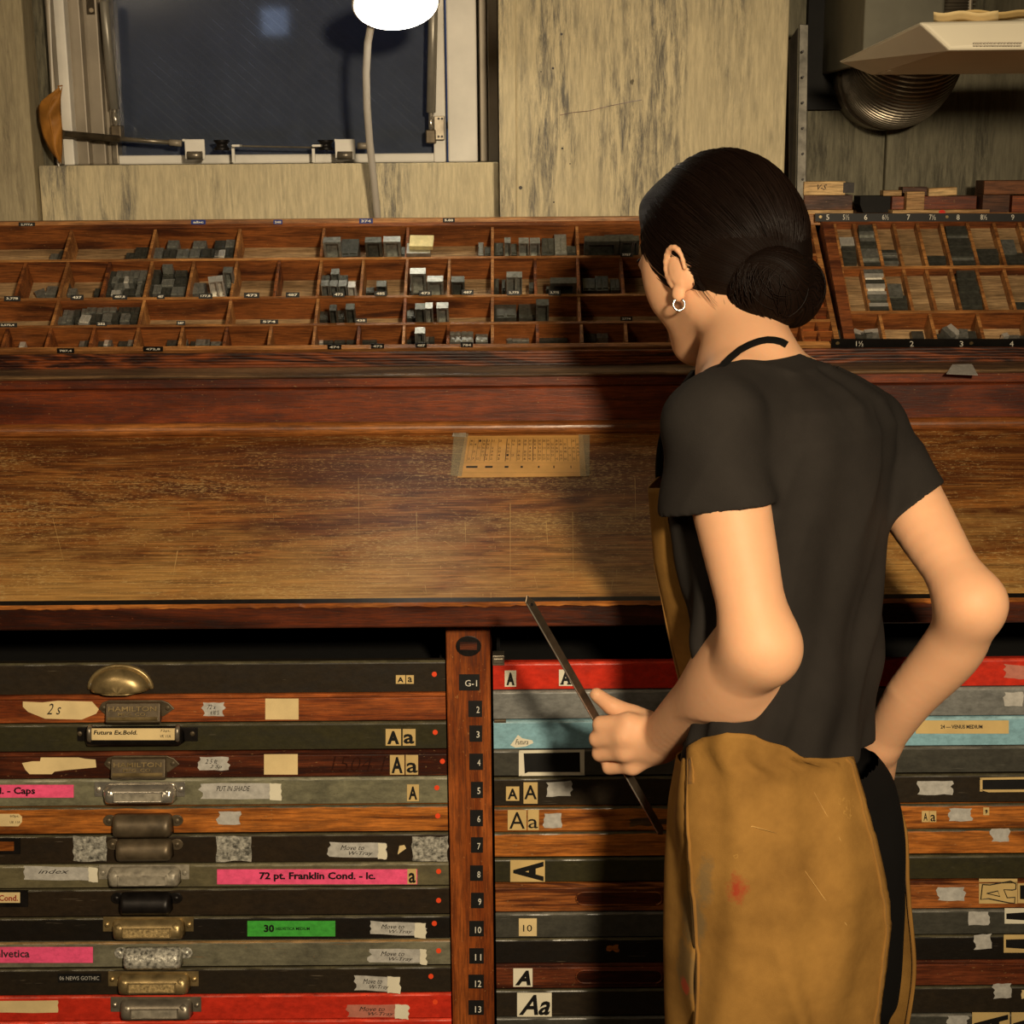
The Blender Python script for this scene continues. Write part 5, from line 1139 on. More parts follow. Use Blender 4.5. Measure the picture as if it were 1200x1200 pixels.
for u, wd, hv in ((.10, .09, .045), (.235, .06, .045), (.375, .03, .045), (.495, .018, .045), (.63, .012, .045), (.75, .008, .06), (.885, .006, .06)):
    pts = [DESK.p(*cxl(u - wd/2, .76 + hv/2), .0011), DESK.p(*cxl(u + wd/2, .76 + hv/2), .0011), DESK.p(*cxl(u + wd/2, .76 - hv/2), .0011), DESK.p(*cxl(u - wd/2, .76 - hv/2), .0011)]
    bars.prism(pts, nd*.0001)
obj('black_bars', bars, M['ink'], ch)

# ================================================================== the person
def surfnet(field, lo, h):
    """surface of a sampled field (negative inside) as verts and quads"""
    ins = field < 0; nx, ny, nz = field.shape
    cnt = np.zeros((nx-1, ny-1, nz-1), np.float32); acc = np.zeros((nx-1, ny-1, nz-1, 3), np.float32)
    any_in = np.zeros_like(cnt, bool); all_in = np.ones_like(cnt, bool)
    for a in (0, 1):
        for b in (0, 1):
            for c in (0, 1):
                s = ins[a:nx-1+a, b:ny-1+b, c:nz-1+c]; any_in |= s; all_in &= s
    act = np.argwhere(any_in & ~all_in); idx = -np.ones(cnt.shape, np.int64); idx[tuple(act.T)] = np.arange(len(act))
    V = np.zeros((len(act), 3)); C = np.zeros(len(act))
    cor = [(a, b, c) for a in (0, 1) for b in (0, 1) for c in (0, 1)]
    for i, p in enumerate(cor):
        for q in cor[i+1:]:
            if sum(abs(p[k]-q[k]) for k in range(3)) != 1: continue
            fa = field[tuple((act + p).T)]; fb = field[tuple((act + q).T)]; m = (fa < 0) != (fb < 0)
            t_ = np.where(m, fa / np.where(fa == fb, 1, fa - fb), 0)
            pt = np.array(p) + t_[:, None] * (np.array(q) - np.array(p)); V += np.where(m[:, None], pt, 0); C += m
    V = (act + V / C[:, None]) * h + np.array(lo)
    F_ = []
    for ax in range(3):
        o1, o2 = [(1, 2), (2, 0), (0, 1)][ax]
        sl = [slice(1, -1)] * 3; sl[ax] = slice(0, -1); sh = [slice(1, -1)] * 3; sh[ax] = slice(1, None)
        A_, B_2 = ins[tuple(sl)], ins[tuple(sh)]; e = np.argwhere(A_ != B_2)
        base = e.copy(); base[:, o1] += 1; base[:, o2] += 1
        flip = A_[tuple(e.T)]
        def cell(d1, d2):
            c_ = base.copy(); c_[:, o1] -= d1; c_[:, o2] -= d2; return idx[tuple(c_.T)]
        q = np.stack([cell(1, 1), cell(0, 1), cell(0, 0), cell(1, 0)], 1); q[~flip] = q[~flip][:, ::-1]
        F_.append(q)
    return V, np.concatenate(F_)
class SDF:
    def __init__(s, lo, hi, h):
        s.lo = np.array(lo, float); s.h = h; s.n = np.ceil((np.array(hi) - s.lo) / h).astype(int) + 1
        s.D = np.full(s.n, .08, np.float32)
    def sub(s, lo, hi, m):
        a = np.clip(np.floor((np.array(lo) - m - s.lo) / s.h).astype(int), 0, s.n); b = np.clip(np.ceil((np.array(hi) + m - s.lo) / s.h).astype(int) + 1, 0, s.n)
        sl = tuple(slice(x, y) for x, y in zip(a, b))
        g = np.meshgrid(*[s.lo[k] + s.h*np.arange(a[k], b[k]) for k in range(3)], indexing='ij')
        return sl, [x.astype(np.float32) for x in g]
    def put(s, lo, hi, fn, k=.01, mode='u'):
        sl, g = s.sub(lo, hi, k + .03)
        if 0 in s.D[sl].shape: return
        d = fn(*g); D = s.D[sl]
        if mode == 'u':
            if k > 0: e = np.maximum(k - np.abs(D - d), 0) / k; s.D[sl] = np.minimum(D, d) - e*e*k*.25
            else: s.D[sl] = np.minimum(D, d)
        elif mode == 's':
            d = -d; e = np.maximum(k - np.abs(D - d), 0) / max(k, 1e-6); s.D[sl] = np.maximum(D, d) + e*e*k*.25
    def cone(s, a, b, r1, r2, k=.01, mode='u'):
        a, b = np.array(a, float), np.array(b, float); r = max(r1, r2); ab = b - a; L2 = (ab**2).sum()
        def fn(x, y, z):
            t_ = np.clip(((x-a[0])*ab[0] + (y-a[1])*ab[1] + (z-a[2])*ab[2]) / L2, 0, 1)
            return np.sqrt((x-a[0]-t_*ab[0])**2 + (y-a[1]-t_*ab[1])**2 + (z-a[2]-t_*ab[2])**2) - (r1 + (r2-r1)*t_)
        s.put(np.minimum(a, b) - r, np.maximum(a, b) + r, fn, k, mode)
    def chain(s, pts, rs, k=.01):
        for i in range(len(pts)-1): s.cone(pts[i], pts[i+1], rs[i], rs[i+1], k if i == 0 else min(k, .003))
    def limb(s, pts, rs, k=.01, n=8):
        pts = [np.array(p, float) for p in pts]; P_ = [2*pts[0]-pts[1]] + pts + [2*pts[-1]-pts[-2]]; R_ = [rs[0]] + list(rs) + [rs[-1]]; Q = []; r = []
        for i in range(1, len(P_)-2):
            for t_ in np.linspace(0, 1, n, endpoint=False):
                a, b, c, d = P_[i-1:i+3]; Q.append(.5*((2*b) + (c-a)*t_ + (2*a-5*b+4*c-d)*t_**2 + (3*b-a-3*c+d)*t_**3))
                a, b, c, d = R_[i-1:i+3]; r.append(.5*((2*b) + (c-a)*t_ + (2*a-5*b+4*c-d)*t_**2 + (3*b-a-3*c+d)*t_**3))
        Q.append(pts[-1]); r.append(rs[-1]); s.cone(Q[0], Q[1], r[0], r[1], k)
        for i in range(1, len(Q)-1): s.cone(Q[i], Q[i+1], r[i], r[i+1], .0012)
    def ell(s, c, r, B=np.eye(3), k=.01, mode='u'):
        c = np.array(c, float); r = np.array(r, float); R_ = r.max()
        def fn(x, y, z):
            q = [(x-c[0])*B[i][0] + (y-c[1])*B[i][1] + (z-c[2])*B[i][2] for i in range(3)]
            k0 = np.sqrt(sum((q[i]/r[i])**2 for i in range(3))); k1 = np.sqrt(sum((q[i]/r[i]**2)**2 for i in range(3))) + 1e-6
            return k0*(k0-1)/k1
        s.put(c - R_, c + R_, fn, k, mode)
    def loft(s, st, l, f, k=.01, fold=None, grow=0.0):
        """st: list of (z, cx, cy, a, b) from low to high"""
        Z = [q[0] for q in st]; m = max(max(q[3], q[4]) for q in st)
        lo = (min(q[1] for q in st)-m, min(q[2] for q in st)-m, Z[0]); hi = (max(q[1] for q in st)+m, max(q[2] for q in st)+m, Z[-1])
        def fn(x, y, z):
            zz_ = z[0, 0, :]; I = [np.interp(zz_, Z, [q[i] for q in st]).astype(np.float32) for i in range(1, 5)]
            dx, dy = x - I[0], y - I[1]; a, b = I[2] + grow, I[3] + grow
            p = (dx*l[0] + dy*l[1]) / a; q = (dx*f[0] + dy*f[1]) / b
            rr = (np.abs(p)**2.3 + np.abs(q)**2.3)**(1/2.3)
            d = (rr - 1) * np.minimum(a, b)
            if fold: d = d + fold(x, y, z, np.arctan2(q, p))
            return np.maximum(d, np.maximum(Z[0] - z, z - Z[-1]))
        s.put(lo, hi, fn, k)
    def mesh(s): return surfnet(s.D, s.lo, s.h)
def smooth_v(V, Fq, it=2, lam=.5):
    e = np.concatenate([Fq[:, [0, 1]], Fq[:, [1, 2]], Fq[:, [2, 3]], Fq[:, [3, 0]]]); n = len(V)
    for _ in range(it):
        S_ = np.zeros_like(V); c = np.zeros(n)
        for a, b in ((0, 1), (1, 0)):
            for k in range(3): S_[:, k] += np.bincount(e[:, a], V[e[:, b], k], n)
            c += np.bincount(e[:, a], minlength=n)
        V = V + lam*(S_/c[:, None] - V)
    return V
def mesh_obj(name, V, Fq, mat, parent, smooth=True, attr=None):
    c = (V.min(0) + V.max(0))/2; me = bpy.data.meshes.new(name)
    me.vertices.add(len(V)); me.vertices.foreach_set('co', (V - c).ravel().astype(np.float32))
    me.loops.add(len(Fq)*4); me.loops.foreach_set('vertex_index', Fq.ravel().astype(np.int32))
    me.polygons.add(len(Fq)); me.polygons.foreach_set('loop_start', np.arange(0, len(Fq)*4, 4, dtype=np.int32)); me.polygons.foreach_set('use_smooth', [smooth]*len(Fq))
    me.update(calc_edges=True); me.validate()
    if attr:
        for k, arr in attr.items():
            at = me.attributes.new(k, 'FLOAT', 'POINT'); at.data.foreach_set('value', arr.astype(np.float32))
    me.materials.append(mat)
    o = bpy.data.objects.new(name, me); COL.objects.link(o); o.parent = parent; o.location = Vector(c) - (worldloc(parent) if parent else Vector())
    return o

def skin_mat():
    t = NT('skin'); n = t.noise(t.coord((1, 1, 1), rnd=False), 12, 4); n2 = t.noise(t.coord((1, 1, 1), rnd=False), 420, 3)
    c = t.mix(1.0, srgb(226, 172, 132), t.ramp(n, [(.3, .92), (.7, 1.06)]), 'MULTIPLY')
    t.bump(n2, .12, .0006)
    m = t.out(c, .55, 0, .3); b = t.b
    b.inputs['Subsurface Weight'].default_value = .25; b.inputs['Subsurface Radius'].default_value = (1.0, .35, .18); b.inputs['Subsurface Scale'].default_value = .006
    return m
M['skin'] = skin_mat()
def cloth_mat(name, col, scale=900, var=.15, sheen=.3, rough=.9):
    t = NT(name); n = t.noise(t.coord((1, 1, 1), rnd=False), 14, 5, .6); n2 = t.noise(t.coord((1, 1, 1), rnd=False), scale, 2)
    c = t.mix(1.0, col, t.ramp(n, [(.3, 1-var), (.7, 1+var)]), 'MULTIPLY'); t.bump(n2, .35, .0008)
    m = t.out(c, rough, 0, .15); t.b.inputs['Sheen Weight'].default_value = sheen; t.b.inputs['Sheen Roughness'].default_value = .5
    return m
M['tshirt'] = cloth_mat('tshirt', srgb(40, 36, 33), sheen=.0)
M['trousers'] = cloth_mat('trousers', srgb(14, 12, 11), sheen=0.0)
def hair_mat():
    t = NT('hair'); at = t.n('ShaderNodeAttribute', attribute_name='strand'); 
    n = t.n('ShaderNodeTexNoise', {'W': at.outputs['Fac'], 'Scale': 60.0, 'Detail': 4.0}, noise_dimensions='1D').outputs[0]
    c = t.mix(t.ramp(n, [(.35, 0.), (.7, 1.)]), srgb(11, 7, 5), srgb(30, 18, 12)); t.bump(n, .5, .003)
    return t.out(c, .5, 0, .09)
M['hair'] = hair_mat()
t = NT('hair_strand'); M['hair_strand'] = t.out(srgb(24, 14, 9), .45, 0, .16)

pyaw = R(43)
lB = np.array([-math.cos(pyaw), -math.sin(pyaw), 0]); fB = np.array([-math.sin(pyaw), math.cos(pyaw), 0])
person = thing('person', 'person seen from behind in black t-shirt and brown canvas apron holding a steel rule', 'person', (P(925, 900, -.36).x, -.36, 0))
def J(x, y, Y): return np.array(P(x, y, Y))
# torso stations from the silhouette: py, centre px, half width px, Y
TS = [(1180, 925, 128, -.375), (1080, 926, 130, -.375), (1000, 925, 128, -.375), (930, 920, 120, -.37), (870, 915, 106, -.365), (800, 922, 104, -.355), (700, 920, 111, -.335), (600, 917, 124, -.315), (540, 922, 128, -.305), (500, 928, 122, -.30), (468, 930, 104, -.29), (448, 925, 78, -.285), (432, 915, 52, -.28)]
def stations(T, extra=0.0, br=.66):
    out = []
    for py, cx, hw, Y in T:
        c_ = P(cx, py, Y); s_ = (P(cx+1, py, Y) - P(cx, py, Y)).length; w_ = hw*s_ / math.sqrt(math.cos(pyaw)**2 + (br*math.sin(pyaw))**2)
        out.append((c_.z, c_.x, c_.y, w_ + extra, w_*br + extra))
    return out
ST = stations(TS)
# head frame
hy, hp = R(41), R(17)
fH = np.array([-math.sin(hy)*math.cos(hp), math.cos(hy)*math.cos(hp), -math.sin(hp)]); lH = np.array([-math.cos(hy), -math.sin(hy), 0]); uH = np.cross(fH, lH)
HB = np.array([fH, lH, uH]); H0 = J(843, 309, -.165); HS = .94
def hd_(f, l, u): return H0 + HS*(f*fH + l*lH + u*uH)
shL, elL, wrL = J(837, 497, -.40), J(889, 753, -.47), J(772, 868, -.285)
shR, elR, wrR = J(1016, 504, -.20), J(1138, 706, -.38), J(1032, 872, -.27)
def build_body():
    s = SDF((.06, -.56, .80), (.60, .0, 1.66), .0026)
    low = [q for q in ST if q[0] > P(915, 845, -.36).z]
    s.loft(low, lB, fB, .02, grow=-.012)
    neck = J(878, 434, -.265)
    s.cone(hd_(-.024, 0, -.03), neck, .045, .0465, .02)
    s.cone(neck, shL + (0, 0, .002), .046, .036, .03); s.cone(neck + (0, 0, -.008), shR + (0, 0, -.004), .044, .034, .03)
    # arms
    mL = shL*.5 + elL*.5
    s.limb([shL, shL*.5+elL*.5, elL], [.043, .0372, .0315], .012)
    def fore(pts, rs, k):
        q = SDF(s.lo, s.lo, s.h); q.n = s.n; q.D = np.full(s.n, .08, np.float32); q.limb(pts, rs, 0)
        e = np.maximum(k - np.abs(s.D - q.D), 0)/k; s.D = np.minimum(s.D, q.D) - e*e*k*.25
    fore([elL + (.002, 0, -.004), elL*.74 + wrL*.26 + (.002, 0, -.008), elL*.38 + wrL*.62 + (0, 0, -.003), wrL], [.0310, .0385, .0310, .0240], .034)
    s.ell(elL + (.015, -.004, -.010), (.014, .014, .018), k=.03)
    s.limb([shR, shR*.5+elR*.5, elR], [.042, .0350, .0258], .012)
    fore([elR, elR*.72+wrR*.28 + (.011, 0, -.001), elR*.35+wrR*.65, wrR], [.0255, .0322, .0270, .0215], .036)
    s.ell(elR + (.013, -.004, -.004), (.010, .011, .014), k=.03)
    # right hand tucked at the hip
    hR = [J(1030, 892, -.245), J(1030, 908, -.235)]
    s.cone(wrR, hR[1], .021, .018, .012)
    for i in range(4):
        b0 = hR[1] + np.array([-.004, .012 - .012*i, -.002*i]); d_ = np.array([-.004, .016 - .003*i, -.030])
        s.chain([b0, b0 + d_, b0 + d_*1.8 + (-.004, .004, 0), b0 + d_*2.3 + (-.01, .006, 0)], [.0092, .0085, .0078, .007], .003)
    s.chain([wrR + (0, .012, -.004), wrR + (0, .030, -.028), wrR + (-.004, .040, -.05)], [.012, .0105, .0085], .006)
    # head
    c = lambda f, l, u, r, k=.015: s.ell(hd_(f, l, u), np.array(r)*HS, HB, k)
    c(-.012, 0, .03, (.092, .074, .086), .0); c(.028, 0, -.015, (.062, .060, .082), .02)
    for m in (-1, 1):
        s.cone(hd_(-.002, m*.046, -.045), hd_(.058, m*.012, -.086), .021, .0155, .035)
        c(.050, m*.036, -.020, (.030, .027, .030), .02); c(.040, m*.044, .012, (.034, .024, .034), .02); c(.078, m*.028, .022, (.014, .022, .009), .012)
        s.ell(hd_(.084, m*.030, .006), (.008, .013, .009), HB, .008, 's')
    c(.068, 0, -.084, (.018, .017, .016), .014)
    s.cone(hd_(.082, 0, .012), hd_(.104, 0, -.022), .006, .0095, .010)
    for m in (-1, 1): s.ell(hd_(.094, m*.009, -.026), (.009, .007, .006), HB, .006)
    s.ell(hd_(.086, 0, -.050), (.009, .022, .006), HB, .006); s.ell(hd_(.083, 0, -.060), (.009, .019, .006), HB, .006)
    # left hand gripping the rule
    W = wrL
    mc0 = [J(764, 856, -.283), J(763, 864, -.287), J(763, 873, -.284), J(763, 881, -.278)]
    mcp = [J(736, 848, -.288), J(731, 863, -.292), J(732, 880, -.288), J(741, 896, -.279)]
    pip = [J(704, 849, -.274), J(700, 866, -.272), J(703, 883, -.268), J(714, 899, -.262)]
    dip = [J(708, 853, -.243), J(703, 869, -.241), J(706, 886, -.240), J(717, 900, -.242)]
    tip = [J(729, 857, -.236), J(725, 872, -.234), J(728, 887, -.235), J(734, 899, -.238)]
    s.cone(W, np.mean(mc0, 0), .0225, .022, .012)
    for i in range(4):
        s.cone(mc0[i], mcp[i], .014, .0125, .010)
        s.cone(mcp[i], pip[i], (.0118, .0118, .0112, .0102)[i], (.0098, .0100, .0095, .0088)[i], .005)
        s.cone(pip[i], dip[i], (.0098, .0100, .0095, .0088)[i], .0082, .0015); s.cone(dip[i], tip[i], .0082, .0072, .002)
    th = [J(764, 852, -.272), J(741, 839, -.264), J(716, 827, -.256), J(699, 814, -.262)]
    s.chain(th, [.0155, .0125, .0100, .0082], .009)
    s.ell((th[0] + th[1])/2 + (0, .004, -.006), (.018, .012, .014), k=.012)
    global BODY
    BODY = s
    V, Fq = s.mesh(); V = smooth_v(V, Fq, 3, .5)
    return mesh_obj('body', V, Fq, M['skin'], person), th, tip
bodyo, thumb, tips = build_body()
nail = SDF(thumb[3] - .012, thumb[3] + .012, .0008)
# ears
ear_lobe = None
for m in (1, -1):
    EB = np.array([fH*.96 + lH*m*.1, lH*m*.96 + fH*-.25, uH]); EB = EB / np.linalg.norm(EB, axis=1)[:, None]
    ec = hd_(-.004, m*.0745, -.012)
    e = SDF(ec - .05, ec + .05, .0014)
    q = lambda f, l, u: ec + EB[0]*f + EB[1]*l + EB[2]*u
    ring = [q(.014*math.cos(a) - .003*math.sin(a), .009 + .004*math.sin(a) - .003*math.cos(a), .009 + .0215*math.sin(a)) for a in np.linspace(-2.0, 3.3, 16)][::-1]
    e.chain([ring[i] for i in range(16)], [.0022]*3 + [.0030]*10 + [.0026]*3, .002)
    ring2 = [q(-.001 + .0075*math.cos(a), .007, .006 + .013*math.sin(a)) for a in np.linspace(-1.9, 1.7, 9)]
    e.chain(ring2, [.0024]*9, .002)
    e.ell(q(-.005, .001, .007), (.0165, .0100, .0245), EB, .003)
    e.ell(q(.004, .007, -.019), (.0075, .0042, .0085), EB, .004)
    e.ell(q(.010, .004, .0), (.004, .005, .007), EB, .003)
    V, Fq = e.mesh(); V = smooth_v(V, Fq, 1)
    mesh_obj('ear', V, Fq, M['skin'], person)
    if m == 1: ear_lobe = q(.003, .010, -.024)
    eb = hd_(.083, m*.030, .006)
    V = MB(); bm = bmesh.new(); bmesh.ops.create_icosphere(bm, subdivisions=3, radius=.0105)
    eye = obj('eye', MB().add([Vector(eb - fH*.004) + v.co for v in bm.verts], [tuple(v.index for v in f.verts) for f in bm.faces]), M['offwhite'], person, smooth=True); bm.free()
    obj('iris', MB().cyl(eb + fH*.0058, eb + fH*.0068, .0048, 16), M['brown_block'], eye)
    obj('eyebrow', MB().tube([hd_(.092 - .006*abs(k-.3), m*(.012 + .034*k), .026 + .005*math.sin(k*3)) for k in np.linspace(0, 1, 8)], [.0012, .0024, .0028, .0026, .0024, .002, .0015, .0008], 8), M['hair_strand'], person, smooth=True)
M['lips'] = plain('lips', srgb(178, 96, 84), .45, 0, .05)
l1 = MB().tube([hd_(.0945 - .010*(k*k), .021*k, -.0545 + .0012*math.sin(abs(k)*3)) for k in np.linspace(-1, 1, 13)], [.0008 + .0034*(1-k*k) for k in np.linspace(-1, 1, 13)], 8)
obj('lips', l1, M['lips'], person, smooth=True)
# earring
er = Vector(hd_(-.006, .0, 0)) ; ec_ = Vector(ear_lobe) + Vector((0, -.004, -.006))
exx_, ezz_ = Vector((1, 0, 0)), Vector((0, .2, .98))
obj('earring', MB().tube([ec_ + exx_*.0062*math.cos(a) + ezz_*.0065*math.sin(a) for a in np.linspace(R(120), R(120+300), 20)], .0014, 8), M['chrome'], person, smooth=True)

# hair -------------------------------------------------------------------------
gF = [-.16, -.09, -.06, -.035, -.018, .006, .016, .024, .036, .06, .085, .12]; gU = [-.070, -.075, -.066, -.040, -.006, .012, -.002, -.004, .012, .040, .060, .068]
bunA, bunB = hd_(-.084, .022, -.046), hd_(-.086, -.012, -.052)
def build_hair():
    s = SDF(H0 - .17, H0 + .17, .0022)
    s.ell(hd_(-.012, 0, .030), np.array((.103, .0845, .100))*HS, HB, 0)
    s.ell(hd_(-.060, 0, -.012), np.array((.050, .066, .062))*HS, HB, .03)
    s.ell(hd_(.048, 0, .085), np.array((.035, .045, .018))*HS, HB, .03)
    for m in (1, -1): s.ell(hd_(-.004, m*.084, -.006), (.020, .016, .027), k=.006, mode='s')
    g = np.meshgrid(*[s.lo[k] + s.h*np.arange(s.n[k]) for k in range(3)], indexing='ij')
    q = [((g[0]-H0[0])*HB[i][0] + (g[1]-H0[1])*HB[i][1] + (g[2]-H0[2])*HB[i][2])/HS for i in range(3)]
    cut = (np.interp(q[0].ravel(), gF, gU).reshape(q[0].shape) - q[2])*.7
    s.D = np.maximum(s.D, cut*HS).astype(np.float32)
    V, Fq = s.mesh(); return smooth_v(V, Fq, 3), Fq
BD = (bunA + bunB)/2 - H0; BD /= np.linalg.norm(BD)
e1 = np.cross(BD, uH); e1 /= np.linalg.norm(e1); e2 = np.cross(BD, e1)
V, Fq = build_hair()
d = V - H0; ang = np.arctan2(d @ e2, d @ e1) * 1.6
mesh_obj('hair', V, Fq, M['hair'], person, attr={'strand': ang})
def bun():
    s = SDF((bunA + bunB)/2 - .1, (bunA + bunB)/2 + .1, .002)
    s.ell(bunA, (.043, .043, .048), k=.0); s.ell(bunB, (.036, .036, .042), k=.006)
    s.ell(bunA*.4 + bunB*.6 + np.array([.0, -.012, .012]), (.030, .034, .03), k=.006)
    V, Fq = s.mesh(); V = smooth_v(V, Fq, 1)
    ca, cb = bunA, bunB
    da, db = V - ca, V - cb; ra, rb2 = (da**2).sum(1), (db**2).sum(1); use = ra < rb2
    dd = np.where(use[:, None], da, db)
    tw = np.arctan2(dd[:, 2], dd[:, 0]*.8 - dd[:, 1]*.6); st = np.linalg.norm(dd - (dd @ np.array([.6, .8, 0]))[:, None]*np.array([.6, .8, 0]), axis=1)*26 + tw*.25
    V = V + dd/np.linalg.norm(dd, axis=1)[:, None] * (.0016*np.sin(st*7 + np.where(use, 0, 2)))[:, None]
    return mesh_obj('hair_bun', V, Fq, M['hair'], person, attr={'strand': st})
bun()
def strands():
    mb = MB(); r_ = random.Random(3)
    rad = np.array((.103, .0845, .100))*HS
    c0 = hd_(-.012, 0, .030); b_ = (bunA*.6 + bunB*.4) - c0; bl_ = HB @ b_; bl_ /= np.linalg.norm(bl_)
    n = 0
    while n < 1500:
        v = np.array([r_.gauss(0, 1) for _ in range(3)]); v /= np.linalg.norm(v)
        f, l, u = v*rad + np.array([-.012, 0, .030])*HS; f, l, u = f/HS, l/HS, u/HS
        g_ = np.interp(f, gF, gU)
        if u < g_ + .004 or np.dot(v, bl_) > .8: continue
        if abs(f + .004) < .016 and -.02 < u < .024: continue
        if r_.random() > .35 and u > g_ + .03: continue
        pts = []; om = math.acos(np.clip(v @ bl_, -1, 1)); T_ = min(1, 1 - .35/om) if om > .5 else .6
        w1_, w2_ = r_.uniform(-.04, .04), r_.uniform(0, 6)
        lift = r_.uniform(.0002, .0022)
        for k in np.linspace(0, T_, 12):
            q_ = (math.sin((1-k)*om)*v + math.sin(k*om)*bl_)/math.sin(om)
            q_ = q_ + np.cross(v, bl_)*w1_*math.sin(k*math.pi + w2_*.1)
            q_ /= np.linalg.norm(q_)
            loc = q_*(rad + lift*math.sin(min(1, k*4)*math.pi/2) + .009*max(0, -q_[0]-.3)*min(1, max(0, .4-q_[2])*2))
            pts.append(c0 + loc[0]*fH + loc[1]*lH + loc[2]*uH)
        mb.tube(pts, [.0002] + [.00045]*10 + [.0003], 3, cap=False); n += 1
    for _ in range(260):     # loops round the two lobes of the bun
        cen, rr = (bunA, .045) if r_.random() < .55 else (bunB, .038)
        ax = np.array([.6 + r_.uniform(-.5, .5), -.8 + r_.uniform(-.4, .4), r_.uniform(-.5, .5)]); ax /= np.linalg.norm(ax)
        a1 = np.cross(ax, [0, 0, 1]); a1 /= np.linalg.norm(a1); a2 = np.cross(ax, a1); h_ = r_.uniform(-.85, .95); q0 = r_.uniform(0, 6.3); sp = r_.uniform(1.2, 3)
        rc = math.sqrt(1-h_*h_)*rr
        pts = [cen + ax*h_*rr + (a1*math.cos(q0+k) + a2*math.sin(q0+k))*(rc + .0008) for k in np.linspace(0, sp, 12)]
        mb.tube(pts, .0005, 3, cap=False)
    for i in range(34):      # loose wisps behind the ear and at the nape
        t0 = i/34; p0 = np.array(hd_(-.022 - .05*t0, .066 - .018*t0, -.022 - .040*t0)); dr = -uH*.030 - fH*r_.uniform(-.012, .016) + lH*r_.uniform(-.006, .010)
        if i < 10: p0 = np.array(hd_(-.016 - .012*r_.random(), .071, -.006)); dr = -uH*r_.uniform(.03, .055) - fH*r_.uniform(-.002, .02)
        sc_ = r_.uniform(.4, 1.1)
        pts = [p0 + dr*k*sc_ + lH*.004*math.sin(k*3) - fH*.006*k*k for k in np.linspace(0, 1, 7)]
        mb.tube(pts, [.0005, .0005, .00045, .0004, .0003, .0002, .0001], 3, cap=False)
    for i in range(26):      # fringe wisps at the forehead
        p0 = np.array(hd_(.050 + .03*r_.random(), .062 - .03*r_.random(), .050)); dr = -uH*r_.uniform(.012, .026) + fH*r_.uniform(-.01, .01)
        mb.tube([p0 + dr*k + lH*.003*math.sin(k*3) for k in np.linspace(0, 1, 6)], [.0005, .0005, .0004, .0003, .0002, .0001], 3, cap=False)
    o = obj('hair_strands', mb, M['hair_strand'], person, smooth=True); o['kind'] = 'stuff'
strands()

